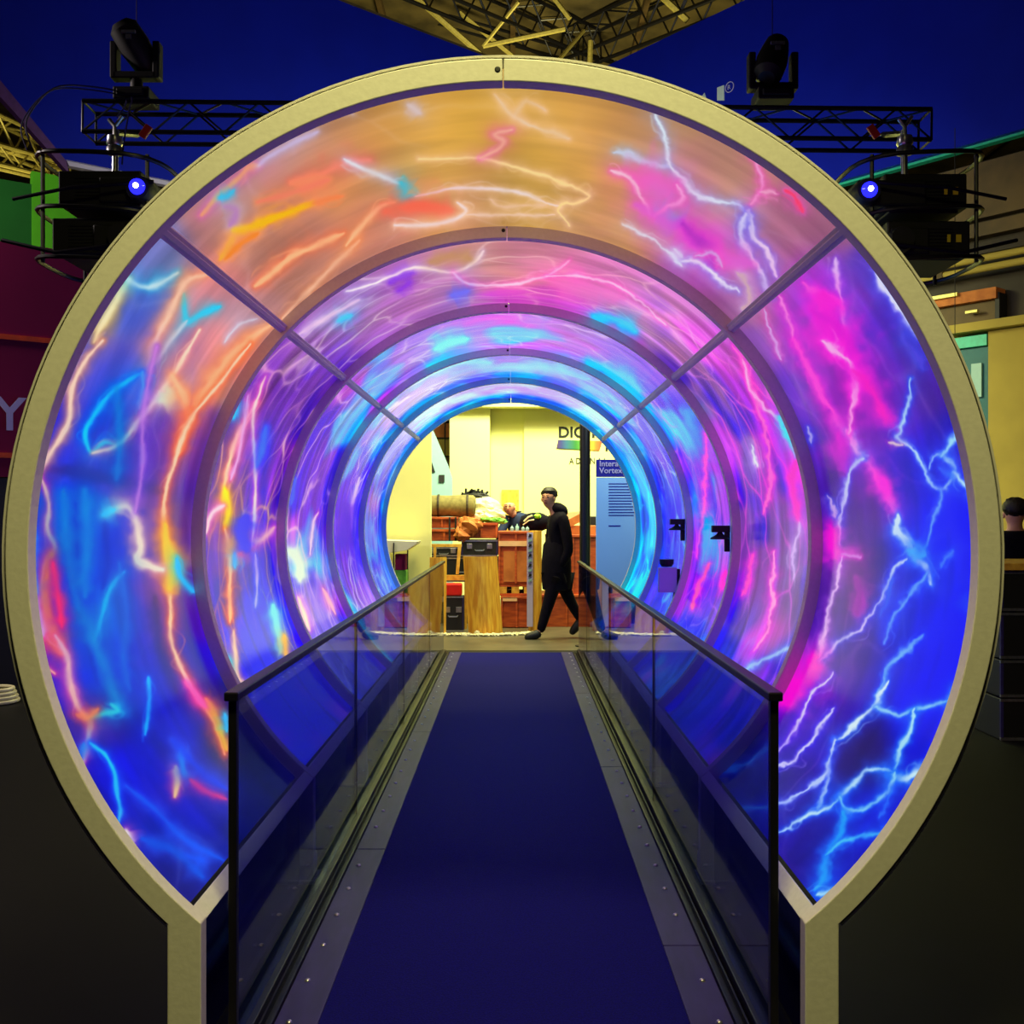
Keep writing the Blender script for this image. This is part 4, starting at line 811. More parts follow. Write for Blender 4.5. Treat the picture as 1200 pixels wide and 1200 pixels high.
# ------------------------------------------------------------------ right: mezzanine front
uF = (.64, -.768); OF = Vector((X(1160, 14), 14, 0))
def FF(px, py): return on_plane(OF, uF, px, py)
def zf(py): return FF(1160, py)[1]
mz = thing('mezzanine_front', 'brown clad hall gallery front at the right edge with pipes and ledge', 'building', (OF.x, OF.y, 0))
oriented('dark_cladding', OF, uF, [(-5, 5, .3, .5, zf(385), zf(178))], M['brownd'], mz)
oriented('upper_fascia', OF, uF, [(-5, 5, .12, .3, zf(250), zf(184))], M['brown'], mz)
oriented('fascia_band', OF, uF, [(-5, 5, .10, .3, zf(272), zf(256))], M['brown'], mz)
oriented('fascia_band', OF, uF, [(-5, 5, .16, .3, zf(292), zf(278))], M['brownd'], mz)
for py, r_ in ((301, .05), (313, .05)):
    zz = zf(py); p0 = OF + Vector((uF[0] * -4, uF[1] * -4, zz)); p1 = OF + Vector((uF[0] * 4, uF[1] * 4, zz))
    m_ = obj('pipe', MB().tube([p0, p1], r_, 10), M['olive'], mz, smooth=True)
    q = OF + Vector((uF[0] * FF(1100, 310)[0], uF[1] * FF(1100, 310)[0], zz)); obj('pipe_collar', MB().tube([q, q + Vector((uF[0] * .08, uF[1] * .08, 0))], r_ * 1.35, 10), M['brown'], m_)
ta, tb = FF(1094, 340)[0], FF(1167, 340)[0]
oriented('window_head', OF, uF, [(ta, tb, .0, .28, zf(350), zf(337))], M['card'], mz)
oriented('window_head', OF, uF, [(ta, ta + (tb - ta) * .42, -.06, .0, zf(341), zf(337))], M['galv'], mz)
oriented('window_panel', OF, uF, [(FF(1098, 350)[0], FF(1162, 350)[0], .1, .28, zf(376), zf(351))], M['brown'], mz)
oriented('window_post', OF, uF, [(FF(1164, 350)[0], FF(1169, 350)[0], .05, .28, zf(376), zf(343))], M['matte'], mz)
oriented('ledge', OF, uF, [(-4, 4, -.15, .5, zf(387), zf(377))], M['olive'], mz)
oriented('wall_lamp', OF, uF, [(FF(1133, 360)[0], FF(1147, 360)[0], -.05, .02, zf(364), zf(361))], M['galv'], mz)
oriented('olive_wall', OF, uF, [(FF(1158, 500)[0], 5, .0, .3, 0, zf(388))], M['olive'], mz)
oriented('teal_top', OF, uF, [(FF(1112, 400)[0], FF(1157, 400)[0], -.02, .3, zf(404), zf(391))], M['teal'], mz)
oriented('teal_panel', OF, uF, [(FF(1112, 400)[0], FF(1157, 400)[0], .04, .3, 0, zf(405))], M['teald'], mz)
oriented('notice', OF, uF, [(FF(1138, 440)[0], FF(1150, 440)[0], .0, .035, zf(464), zf(424))], M['white'], mz)
obj('hanging_wire', MB().tube([P(1119, 392, 12.5), P(1119, 150, 12.5)], .005, 5), M['matte'], mz)
# flight cases beside the tunnel
def flight_case(c, size, label, mat_='matte', group=None):
    t = thing('flight_case', label, 'case', (c[0], c[1], c[2] - size[2] / 2), group); h = Vector(size) / 2; c = Vector(c)
    L = obj('case_body', MB().box(c, size), M[mat_], t, bevel=.006)
    for sx in (-1, 1):
        for sz in (-1, 1): obj('edge_trim', MB().box(c + Vector((0, sx * h.y * .995, sz * (h.z - .009))), (size[0] + .006, .018, .018)), M['steel'], t)
        for sy in (-1, 1): obj('edge_trim', MB().box(c + Vector((sx * (h.x - .006), sy * h.y, 0)), (.018, .018, size[2] - .04)), M['strip'], t)
    for sx in (-.28, .28):
        obj('latch', MB().box(c + Vector((sx * size[0], -h.y - .006, h.z * .25)), (.07, .012, .07)), M['steel'], t, bevel=.003)
    obj('handle', MB().tube([c + Vector((-.06, -h.y - .005, -.02)), c + Vector((-.05, -h.y - .035, -.03)), c + Vector((.05, -h.y - .035, -.03)), c + Vector((.06, -h.y - .005, -.02))], .008, 6), M['steel'], t)
names = ['bottom', 'second from bottom', 'second from top', 'top']
for k, (z0, z1) in enumerate([(.0, .27), (.28, .52), (.53, .83), (.84, 1.10)]):
    flight_case((3.84, 7.0, (z0 + z1) / 2), (1.3, .7, z1 - z0), 'black flight case at the right edge, %s of its stack' % names[k])
tag(obj('board', MB().bounds(3.12, 4.5, 6.62, 7.38, 1.105, 1.15), M['yellowwood'], bevel=.003), 'yellow wooden board lying on the flight case stack', 'board')
tag(obj('red_tub', MB().lathe([(.09, .001), (.12, .10), (.128, .105), (.128, .12), (.11, .12)], (3.42, 6.42, 0), 20), M['red'], smooth=True), 'small red tub on the floor before the flight cases', 'tub')

# ------------------------------------------------------------------ storage corner beyond the tunnel
structure('wall_left', MB().bounds(-4.2, X(505, 13), 13.0, 13.12, 0, 5), M['wall'], label='pale yellow partition wall seen at the left of the tunnel exit')
wb = structure('wall_back', MB().bounds(X(614, 18), 5.5, 18, 18.15, 0, 6.2), M['wall'], label='pale yellow back wall with black lettering')
structure('wall_panel', MB().bounds(X(527, 17.6), X(574, 17.6), 17.6, 18.1, 0, 6.2), M['wall'], wb)
structure('wall_panel', MB().bounds(X(574, 18), X(614, 18), 18.12, 18.3, 0, 6.2), M['wall'], wb)
structure('wall_panel', MB().bounds(X(527, 17.6) - .01, 2.5, 17.3, 17.59, Z(478, 17.5), 6.3), M['wall'], wb)
dr = structure('door_1', MB().bounds(X(588, 18), X(608, 18), 18.04, 18.14, Z(640, 18), Z(574, 18)), M['yellowwood'], label='small amber door hatch in the back wall')
structure('door_panel', MB().bounds(X(590, 18), X(606, 18), 18.02, 18.05, Z(598, 18), Z(577, 18)), M['wood'], dr)
# wall lettering
wall_y = 17.985
sgn = thing('wall_lettering', 'DIGITAL lettering with a rainbow bar on the pale back wall', 'sign', (X(685, 18), 18, Z(520, 18)))
lettering('title_word', 'DIGITAL', .265, (X(654, 18), wall_y, Z(512.5, 18)), 0, M['ink'], sgn, .007, 1.02)
lettering('title_letter', 'FA', .265, (X(708.5, 18), wall_y, Z(528, 18)), 0, M['ink'], sgn, .007)
lettering('second_line', 'ADMNAI', .15, (X(667, 18), wall_y, Z(543.5, 18)), 0, M['ink'], sgn, .001, 1.55, .8)
def bar_mat():
    m = bpy.data.materials.new('rainbow_bar'); m.use_nodes = True; nt = m.node_tree; N = nt.nodes; b = N['Principled BSDF']; b.inputs['Roughness'].default_value = .6
    tc = N.new('ShaderNodeTexCoord'); sx = N.new('ShaderNodeSeparateXYZ'); rp = N.new('ShaderNodeValToRGB')
    nt.links.new(tc.outputs['Generated'], sx.inputs[0]); nt.links.new(sx.outputs[0], rp.inputs['Fac']); nt.links.new(rp.outputs['Color'], b.inputs['Base Color'])
    e = rp.color_ramp.elements; e[0].position = 0; e[0].color = srgb((64, 12, 66)); e[1].position = 1; e[1].color = srgb((200, 50, 4))
    for p, c in ((.1, (28, 30, 110)), (.22, (8, 84, 112)), (.42, (4, 104, 8)), (.62, (90, 150, 8)), (.75, (220, 170, 4)), (.86, (228, 108, 4))):
        q = e.new(p); q.color = srgb(c)
    return m
obj('rainbow_bar', MB().prism([(X(652, 18), Z(525.5, 18)), (X(702, 18), Z(528, 18)), (X(705.5, 18), Z(517, 18)), (X(654, 18), Z(515.5, 18))], 17.97, 17.995), bar_mat(), sgn)
# things in the slot between partition and back wall
rk = thing('storage_rack', 'tall amber-boxed storage rack far behind, in the slot beside the partition', 'rack', (X(518, 20), 20, 0))
d = 20
obj('rack_frame', MB().bounds(X(505, d), X(506.5, d), d, d + .4, 0, Z(495, d)).bounds(X(521, d), X(522, d), d - .02, d + .4, 0, Z(492, d)).bounds(X(500, d), X(530, d), d - .02, d + .4, Z(494, d), Z(492, d)).bounds(X(500, d), X(530, d), d - .02, d + .4, Z(514, d), Z(512.5, d)).bounds(X(500, d), X(530, d), d - .02, d + .4, Z(536, d), Z(534, d)), M['brownd'], rk)
obj('rack_box', MB().bounds(X(507, d), X(520.5, d), d, d + .4, Z(512.4, d), Z(494.2, d)), M['card'], rk)
obj('rack_box', MB().bounds(X(522.5, d), X(530, d), d, d + .4, Z(512.4, d), Z(496, d)), M['card'], rk)
obj('rack_box', MB().bounds(X(500, d), X(530, d), d + .02, d + .4, Z(533.8, d), Z(514.2, d)), M['olive'], rk)
obj('rack_box', MB().bounds(X(500, d), X(530, d), d + .02, d + .4, Z(546, d), Z(536.2, d)), M['brown'], rk)
sp = thing('leaning_panel', 'pale blue panel with a slanted top edge beside the partition', 'panel', (X(516, 16.6), 16.6, 0))
d = 16.6
obj('board', MB().prism([(X(495, d), 0.0), (X(531, d), 0.0), (X(530, d), Z(560, d)), (X(525, d), Z(545, d)), (X(507, d), Z(503, d)), (X(495, d), Z(480, d))], d, d + .05), M['white'], sp)
obj('window_cutout', MB().bounds(X(514.5, d), X(521, d), d - .03, d - .002, Z(565, d), Z(556.5, d)), M['matte'], sp)
obj('window_cutout', MB().prism([(X(505, d), Z(553, d)), (X(510, d), Z(553, d)), (X(506, d), Z(541, d))], d - .03, d - .002), M['matte'], sp)

def box_px(name, x0, x1, y0, y1, d, dep, mat_, parent=None, bevel=.01, z0=None):
    return obj(name, MB().bounds(X(x0, d), X(x1, d), d, d + dep, Z(y1, d) if z0 is None else z0, Z(y0, d)), M[mat_], parent, bevel=bevel)
def crate(x0, x1, y0, y1, d, dep, label, mat_='crate', ribs=2, group=None):
    t = thing('crate', label, 'crate', (X((x0 + x1) / 2, d), d, Z(y1, d)), group)
    box_px('crate_body', x0, x1, y0, y1, d, dep, mat_, t)
    w_ = (x1 - x0)
    for k in range(ribs + 1):
        q = x0 + w_ * k / ribs; q = min(max(q, x0 + 1.2), x1 - 1.2)
        obj('rib', MB().bounds(X(q - 1.1, d), X(q + 1.1, d), d - .025, d, Z(y1 - .5, d), Z(y0 + 1, d)), M[mat_], t, bevel=.003)
    obj('rim', MB().bounds(X(x0 - .5, d), X(x1 + .5, d), d - .035, d + dep, Z(y0 + 2.5, d), Z(y0 - .3, d)), M[mat_], t, bevel=.004)
    return t
def pallet(x0, x1, y0, y1, d, dep, label):
    t = thing('pallet', label, 'pallet', (X((x0 + x1) / 2, d), d, Z(y1, d)))
    za, zb_ = Z(y1, d), Z(y0, d); h = zb_ - za
    for k in range(3):
        xx = X(x0, d) + (X(x1, d) - X(x0, d)) * k / 2; xx = min(max(xx, X(x0, d) + .05), X(x1, d) - .05)
        obj('block', MB().bounds(xx - .05, xx + .05, d, d + dep, za + h * .2, zb_ - h * .2), M['yellowwood'], t)
    for k in range(4):
        y = d + k * (dep - .1) / 3
        obj('deck_board', MB().bounds(X(x0, d), X(x1, d), y, y + .1, zb_ - h * .2, zb_), M['crate'], t)
        obj('deck_board', MB().bounds(X(x0, d), X(x1, d), y, y + .1, za, za + h * .2), M['crate'], t)
D1 = 13.4; yf = 606 + EYE * 1200 / D1   # where the floor shows at that depth
crate(587, 624, 699, yf - .3, D1, .8, 'dark red crate standing on the floor under the pallet, behind the walking person')
box_px('crate_label', 589, 606, 700, 704.5, D1 - .035, .03, 'tape', None, 0).name = 'paper_label'
tag(bpy.data.objects['paper_label'], 'white and red paper label stuck on the bottom dark red crate', 'label')
pallet(585, 623, 685, 698, D1, .8, 'wooden pallet between the two orange crates, left of the walking person')
mc = crate(584, 625, 623, 684.6, D1, .8, 'large orange crate with a pale tape band, left of the walking person')
box_px('tape_band', 584.5, 619, 634, 640, D1 - .03, .028, 'tape', mc, 0)
box_px('inset_panel', 590, 618, 646, 682, D1 - .015, .016, 'card', mc, .003)
crate(626, 702, 697, yf - .3, D1 + .15, .8, 'wide low orange crate on the floor behind the walking person')
crate(641, 702, 627, 696.5, D1 + .2, .8, 'tall orange crate behind the walking person and the black pole')
cb = thing('open_cardboard_box', 'open cardboard box with raised flaps on the crate right of the walking person', 'box', (X(672, 13.8), 13.8, Z(626.5, 13.8)))
box_px('box_body', 663, 700, 616, 626.4, 13.8, .5, 'card', cb, .004)
obj('flap', MB().box(P(668, 613, 13.8), (.34, .02, .10), Matrix.Rotation(R(-28), 3, 'Y')), M['card'], cb)
obj('flap', MB().box(P(671, 607, 14.2), (.22, .02, .16), Matrix.Rotation(R(-6), 3, 'Y')), M['tape'], cb)
box_px('dark_bin', 690, 702, 605, 626.4, 14.4, .3, 'matte', None, .01); tag(bpy.data.objects['dark_bin'], 'small dark bin on the crate right of the black pole', 'bin')
# cardboard tube with printed strip
ct = thing('cardboard_tube', 'upright cardboard tube with a blue and white printed strip before the orange crate', 'tube', (X(626, 13.1), 13.1, 0))
obj('tube_body', MB().lathe([(.085, 0), (.085, Z(622, 13.1))], (X(627, 13.1), 13.1, 0), 18), M['wood'], ct, smooth=True)
obj('printed_strip', MB().bounds(X(617.5, 13), X(624.5, 13), 12.99, 13.02, .06, Z(624, 13)), M['letterp'], ct)
for k in range(10):
    zz = Z(682, 13) + k * .063
    obj('printed_mark', MB().prism([(X(619, 13), zz), (X(622.8, 13), zz + .012), (X(623, 13), zz + .038), (X(620.4, 13), zz + .045)], 12.975, 12.989), M['white'] if k % 2 == 0 else M['ink'], ct)
# left pile
crate(500, 536, 606, 619, 13.9, .9, 'orange crate at the top of the left pile under the canvas roll')
crate(500, 541, 620.5, 634, 13.9, .9, 'orange crate second from the top of the left pile, strapped')
t = crate(545, 583, 613, 631, 13.9, .7, 'long orange crate lying right of the strapped pile')
for px in (527, 534): tag(obj('strap', MB().bounds(X(px - 1, 13.86), X(px + 1, 13.86), 13.83, 13.858, Z(634, 13.86), Z(606, 13.86)), M['matte']), 'black strap down the left pile of crates, %s of two' % ('left' if px == 527 else 'right'), 'strap')
cp = MB().ell(P(550, 617, 13.8), (.16, .14, .13), n=12, k=8, noise=.22, seed=4).ell(P(541, 626, 13.75), (.11, .12, .10), n=10, k=7, noise=.25, seed=5)
tag(obj('crumpled_paper', cp, M['card']), 'crumpled orange-brown packing paper between the left crates', 'paper')
cv = thing('canvas_roll', 'rolled olive canvas lying on top of the left crate pile', 'roll', P(530, 594, 14.3))
rx = Matrix.Rotation(R(90), 3, 'Y')
obj('roll', MB().lathe([(.10, -.42), (.14, -.40), (.15, -.2), (.145, 0), (.155, .2), (.15, .34), (.12, .37), (.05, .375)], P(526, 593, 14.2), 22, rx), M['canvas'], cv, smooth=True)
for px in (514, 548): obj('tie_strap', MB().lathe([(.158, -.015), (.162, -.01), (.162, .01), (.158, .015)], P(px, 593, 14.2), 22, rx), M['brownd'], cv)
pb = MB().ell(P(567, 597, 14.4), (.26, .2, .17), n=18, k=11, noise=.12, seed=7).ell(P(577, 604, 14.3), (.18, .18, .11), n=14, k=9, noise=.15, seed=9).ell(P(560, 605, 14.3), (.16, .16, .10), n=14, k=9, noise=.15, seed=10)
tag(obj('plastic_bundle', pb, M['plastic']), 'crumpled white plastic bundle right of the canvas roll', 'bag')
rn = random.Random(3); sh = MB()
for k in range(34):
    a = P(545 + rn.random() * 22, 583 - rn.random() * 3, 14.5); sh.tube([a, a + Vector((rn.uniform(-.07, .09), rn.uniform(-.05, .05), rn.uniform(-.01, .11)))], .018, 5)
sh.ell(P(557, 582, 14.5), (.20, .08, .06), noise=.2, seed=2)
tag(obj('cable_bundle', sh, M['matte']), 'spiky black cable bundle behind the canvas roll', 'cables', kind='thing')
gsh = MB()
for k, (x, y) in enumerate([(570, 609), (576, 610), (582, 609.5), (587, 611)]): gsh.ell(P(x, y, 14.0), (.09, .1, .035), noise=.2, seed=20 + k)
tag(obj('green_sheet', gsh, M['greensheet']), 'crumpled green plastic sheet on the long orange crate', 'sheet')
cbg = thing('camouflage_bag', 'dark patterned bag with a neon green patch on the orange crate', 'bag', P(630, 614, 13.9))
obj('bag_body', MB().ell(P(627, 612, 13.9), (.22, .16, .13), n=18, k=10, noise=.06, seed=8), M['cloth'], cbg, smooth=True)
obj('neon_patch', MB().ell(P(630, 605, 13.78), (.045, .05, .035), noise=.2, seed=3), M['neon'], cbg)
obj('bag_stripe', MB().tube([P(614, 611, 13.75), P(619, 606, 13.73), P(624, 604, 13.72)], .012, 6).tube([P(613, 615, 13.75), P(620, 610, 13.72), P(626, 609, 13.72)], .008, 6), M['plastic'], cbg)
for k, (px, h_) in enumerate(((600, 7), (606, 9), (613, 6), (618, 6))):
    x_, z_ = X(px, 13.5), Z(622.4, 13.5)
    tag(obj('bottle', MB().lathe([(.022, 0), (.024, .02), (.024, h_ * .007), (.010, h_ * .009), (.010, h_ * .0112)], (x_, 13.5, z_ - .004), 12), M['white'], smooth=True),
        ['small white bottle at the left on the large orange crate', 'tallest small white bottle on the large orange crate', 'third small white bottle on the large orange crate', 'small white bottle at the right on the large orange crate'][k], 'bottle', 'bottles on the orange crate')
# timber frame, cases
tf = thing('timber_frame', 'yellow timber frame standing before the left crates', 'frame', (X(525, 12.95), 12.95, 0))
d = 13.25
obj('rail', MB().bounds(X(500, d), X(541, d), d, d + .05, Z(641, d), Z(637.5, d)), M['yellowwood'], tf)
obj('post', MB().prism([(X(534, d), Z(673, d)), (X(537.5, d), Z(673, d)), (X(540.5, d), Z(641, d)), (X(536.5, d), Z(641, d))], d + .001, d + .05), M['yellowwood'], tf)
obj('lower_rail', MB().bounds(X(521, d), X(548, d), d - .02, d + .04, Z(680, d), Z(674, d)), M['yellowwood'], tf)
obj('leg', MB().bounds(X(508, d), X(511, d), d, d + .05, 0, Z(641, d)), M['yellowwood'], tf)
obj('leg', MB().bounds(X(544, d), X(547, d), d + .04, d + .09, 0, Z(674, d)), M['yellowwood'], tf)
def case_px(x0, x1, y0, y1, d, dep, label, mat_='matte'):
    zz0 = max(Z(y1, d), 0.002)
    flight_case(((X(x0, d) + X(x1, d)) / 2, d + dep / 2, (zz0 + Z(y0, d)) / 2), (X(x1, d) - X(x0, d), dep, Z(y0, d) - zz0), label, mat_)
case_px(541, 583, 633, 652, 13.7, .6, 'long black flight case with bright trim under the long orange crate')
case_px(500, 583, 653.5, 682, 13.75, .6, 'dark flight case behind the plywood sheets, under the long one')
case_px(500, 540, 641.5, 652, 13.75, .6, 'flat dark case behind the yellow timber frame')
case_px(519, 543, 699, 742, 12.95, .25, 'black flight case on the floor between the two plywood sheets')
tag(box_px('red_toolbox', 521, 541, 684, 698.6, 12.98, .2, 'redbox', None, .02), 'red toolbox on the black flight case between the plywood sheets', 'toolbox')
case_px(546, 585, 684, 743, 13.75, .6, 'dark case on the floor hidden behind the wide plywood sheet')
case_px(496, 519, 684, 743, 13.75, .6, 'dark case on the floor behind the narrow plywood sheet')
def ply(x0, x1, y0, y1, d, label, bend, lean):
    g = []
    for i in range(11):
        u_ = i / 10; row = []
        for k in range(6):
            v_ = k / 5
            row.append((X(x0, d) + (X(x1, d) - X(x0, d)) * u_ + lean * v_, d + bend * math.sin(math.pi * u_ * .9) * -1 + .25 * u_ ** 2 * bend * 4, v_ * Z(y0, d)))
        g.append(row)
    t = thing('plywood_sheet', label, 'plywood', (X((x0 + x1) / 2, d), d, 0))
    obj('sheet', MB().sheet(g, .012), M['wood'], t, smooth=True)
    obj('floor_clip', MB().ell((X(x0 + (x1 - x0) * .25, d), d - bend * .9, .03), (.03, .03, .03), noise=.2), M['plastic'], t)
ply(503.5, 521.5, 653, 745, 12.55, 'narrow curved plywood sheet standing at the far end of the left handrail', .06, .01)
ply(550, 588, 652, 743, 12.7, 'wide curved plywood sheet standing left of the orange crates', .16, -.07)
wr = MB(); rn = random.Random(5)
for k in range(64):
    px = 478 + k * 2.45; dd = 12.75 - .25 * math.sin((px - 480) / 160 * math.pi)
    wr.ell((X(px, dd), dd, .012), (rn.uniform(.02, .045), rn.uniform(.03, .06), rn.uniform(.012, .030)), n=8, k=5, noise=.25, seed=k)
tag(obj('plastic_wrap', wr, M['plastic']), 'crumpled strip of white plastic wrap along the floor before the pile', 'plastic wrap', kind='stuff')
# table by the partition
tb_ = thing('side_table', 'white-topped table with a sloping edge before the yellow partition', 'table', (X(466, 12.4), 12.4, 0))
d = 12.4
obj('tabletop', MB().prism([(X(425, d), Z(632, d)), (X(489, d), Z(634.5, d)), (X(487.5, d), Z(638, d)), (X(476, d), Z(645, d)), (X(450, d), Z(649, d)), (X(425, d), Z(649, d))], d, d + .5), M['cream'], tb_, bevel=.004)
obj('leg', MB().bounds(X(461, d), X(462.2, d), d - .03, d, 0, Z(636, d)), M['matte'], tb_)
obj('leg', MB().bounds(X(474, d), X(475.2, d), d + .3, d + .33, 0, Z(645, d)), M['matte'], tb_)
tag(box_px('carton', 463, 475, 649.5, 668, 12.5, .2, 'maroon', None, .004), 'reddish carton under the white side table, upper one', 'carton')
tag(box_px('carton', 456, 476, 668.3, 700, 12.5, .3, 'greensheet', None, .004), 'greenish carton under the white side table, lower one', 'carton')
for nm in ('carton', 'carton.001'):
    pass
obj('shelf', MB().bounds(X(452, 12.5), X(478, 12.5), 12.48, 12.85, Z(702, 12.5), Z(700.2, 12.5)), M['cream'], tb_)
# black pole and info panel at the exit
pl = thing('black_pole', 'thick black upright pole right of the walking person', 'pole', (X(685.5, 11.5), 11.5, 0))
obj('shaft', MB().lathe([(.060, .02), (.060, 3.4)], (X(685.5, 11.5), 11.5, 0), 20).bounds(X(685.5, 11.5) - .006, X(685.5, 11.5) + .006, 11.434, 11.445, .02, 3.4), M['black'], pl, smooth=True)
obj('base_plate', MB().lathe([(.11, 0), (.11, .012), (.07, .02)], (X(685.5, 11.5), 11.5, 0), 28), M['black'], pl)
ip = thing('info_panel', 'tall light blue information board with a dark blue header at the tunnel exit', 'sign', (X(725, 11.3), 11.3, 0))
d = 11.3; yy = d - .021
obj('board', MB().bounds(X(698.5, d), X(698.5, d) + .62, d - .02, d + .03, .02, Z(559.5, d)), M['sign'], ip, bevel=.002)
obj('header', MB().bounds(X(698.5, d), X(698.5, d) + .62, d - .021, d + .03, Z(559, d), Z(538.5, d)), M['signhead'], ip, bevel=.002)
obj('foot', MB().bounds(X(698.5, d) + .05, X(698.5, d) + .57, d - .2, d + .2, 0, .02), M['steel'], ip)
lettering('header_text', 'Interactive', .088, (X(702, d), yy - .003, Z(546.5, d)), 0, M['letterp'], ip, .001)
lettering('header_text', 'Vortex', .088, (X(702, d), yy - .003, Z(554.5, d)), 0, M['letterp'], ip, .001)
for k in range(12):
    obj('text_line', MB().bounds(X(713, d), X(713, d) + (.30 - .012 * (k * 7 % 5)), yy - .002, yy, Z(566.5 + k * 3.35 + 1.1, d), Z(566.5 + k * 3.35, d)), M['signhead'], ip)
obj('text_line', MB().bounds(X(713, d), X(727, d), yy - .002, yy, Z(617, d), Z(615.6, d)), M['signhead'], ip)
# ------------------------------------------------------------------ people
def skin(name, verts, edges, radii, mat_, parent, root=0, sub=1):
    me = bpy.data.meshes.new('armature_mesh'); me.from_pydata([tuple(v) for v in verts], edges, [])
    o = bpy.data.objects.new('armature_mesh', me); COL.objects.link(o)
    m = o.modifiers.new('s', 'SKIN'); m.use_smooth_shade = True; m.branch_smoothing = .4
    sv = me.skin_vertices[0].data
    for i, r in enumerate(radii):
        sv[i].radius = r if isinstance(r, tuple) else (r, r)
        sv[i].use_root = (i == root)
    s = o.modifiers.new('u', 'SUBSURF'); s.levels = sub; s.render_levels = sub
    bpy.context.view_layer.update()
    nm = bpy.data.meshes.new_from_object(o.evaluated_get(bpy.context.evaluated_depsgraph_get()))
    bpy.data.objects.remove(o); nm.materials.clear(); nm.materials.append(mat_); nm.name = name
    nm.polygons.foreach_set('use_smooth', [True] * len(nm.polygons))
    q = bpy.data.objects.new(name, nm); place(q, parent); return q
def person(label, base, J, skinm, top, legs, hair, bald=False, face=-1, look=(0, 0)):
    """J: joints in metres relative to base; face: +1/-1 = sign of x the figure faces, look: turn of the head"""
    t = thing('person', label, 'person', tuple(base)); B = Vector(base)
    g = {k: B + Vector(v) for k, v in J.items()}
    V = []; E = []; Rr = []; ix = {}
    def add(k, p, r, link=None):
        ix[k] = len(V); V.append(p); Rr.append(r)
        if link is not None: E.append((ix[link], ix[k]))
    add('pelvis', g['pelvis'], (.13, .10)); add('waist', g['waist'], (.115, .09), 'pelvis'); add('chest', g['chest'], (.14, .11), 'waist')
    add('neckb', g['neckb'], (.075, .07), 'chest'); add('neck', g['neck'], .062, 'neckb')
    h = g['head']; add('jaw', h + Vector((0, 0, -.065)), (.078, .070), 'neck'); add('headm', h, (.098, .092), 'jaw'); add('headt', h + Vector((0, 0, .07)), (.085, .080), 'headm')
    for s in ('l', 'r'):
        add('sh' + s, g['sh' + s], .062, 'chest'); add('el' + s, g['el' + s], .045, 'sh' + s); add('wr' + s, g['wr' + s], .028, 'el' + s)
        d = (g['wr' + s] - g['el' + s]).normalized(); sd = d.orthogonal().normalized()
        add('pa' + s, g['wr' + s] + d * .05, (.036, .018), 'wr' + s)
        for f in range(4):
            o_ = sd * (-.027 + .018 * f); L_ = (.07, .082, .078, .06)[f]
            add('f%d%s' % (f, s), g['wr' + s] + d * .10 + o_, .0095, 'pa' + s)
            add('g%d%s' % (f, s), g['wr' + s] + d * (.10 + L_ * .55) + o_ * 1.1 + d.cross(sd) * .02, .0085, 'f%d%s' % (f, s))
            add('h%d%s' % (f, s), g['wr' + s] + d * (.10 + L_ * .8) + o_ * 1.1 + d.cross(sd) * .045, .007, 'g%d%s' % (f, s))
        add('t1' + s, g['wr' + s] + d * .055 - sd * .045, .011, 'pa' + s); add('t2' + s, g['wr' + s] + d * .09 - sd * .06, .009, 't1' + s)
        add('hi' + s, g['hi' + s], .085, 'pelvis'); add('kn' + s, g['kn' + s], .055, 'hi' + s); add('an' + s, g['an' + s], .036, 'kn' + s)
        add('to' + s, g['to' + s], (.035, .028), 'an' + s)
    skin('body', V, E, Rr, skinm, t)
    # jacket
    V2 = [g['pelvis'] + Vector((0, 0, -.02)), g['waist'], g['chest'], g['neckb']]; E2 = [(0, 1), (1, 2), (2, 3)]; R2 = [(.165, .135), (.165, .13), (.185, .15), (.115, .11)]
    for s in ('l', 'r'):
        b = len(V2); V2 += [g['sh' + s], g['el' + s], g['wr' + s]]; E2 += [(2, b), (b, b + 1), (b + 1, b + 2)]; R2 += [.082, .064, .044]
    skin('jacket', V2, E2, R2, top, t)
    V3 = [g['pelvis']]; E3 = []; R3 = [(.15, .12)]
    for s in ('l', 'r'):
        b = len(V3); V3 += [g['hi' + s], g['kn' + s], g['an' + s] + (g['an' + s] - g['kn' + s]).normalized() * .025]; E3 += [(0, b), (b, b + 1), (b + 1, b + 2)]; R3 += [.10, .075, .052]
    skin('trousers', V3, E3, R3, legs, t)
    for s in ('l', 'r'):
        a, to = g['an' + s], g['to' + s]
        skin('shoe', [a + Vector((0, 0, .0)), a + (to - a) * .3 + Vector((0, 0, -.025)), to + Vector((0, 0, .008)), to + (to - a).normalized() * .05], [(0, 1), (1, 2), (2, 3)], [.058, .062, .052, .034], M['matte'], t)
    # head details
    rot = Matrix.Rotation(R(look[0]), 3, 'Z')   # local -y of the head is the face
    F = lambda x, y, z: h + rot @ Vector((x, y, z))
    obj('nose', MB().add([F(-.014, -.084, -.03), F(.014, -.084, -.03), F(0, -.118, -.028), F(0, -.088, .015), F(0, -.082, -.04)], [(0, 2, 3), (2, 1, 3), (0, 4, 2), (4, 1, 2), (0, 3, 1, 4)]), skinm, t, smooth=True)
    for sx in (-1, 1):
        obj('ear', MB().ell(F(sx * .082, .0, -.015), (.012, .02, .032), rot, 8, 6), skinm, t, smooth=True)
        obj('eye', MB().ell(F(sx * .030, -.078, .008), (.013, .008, .008), rot, 8, 6), M['ink'], t, smooth=True)
        obj('eyebrow', MB().box(F(sx * .030, -.083, .028), (.034, .008, .007), rot), M['hair'], t)
    obj('mouth', MB().box(F(0, -.076, -.062), (.042, .008, .008), rot), M['maroon'], t, bevel=.002)
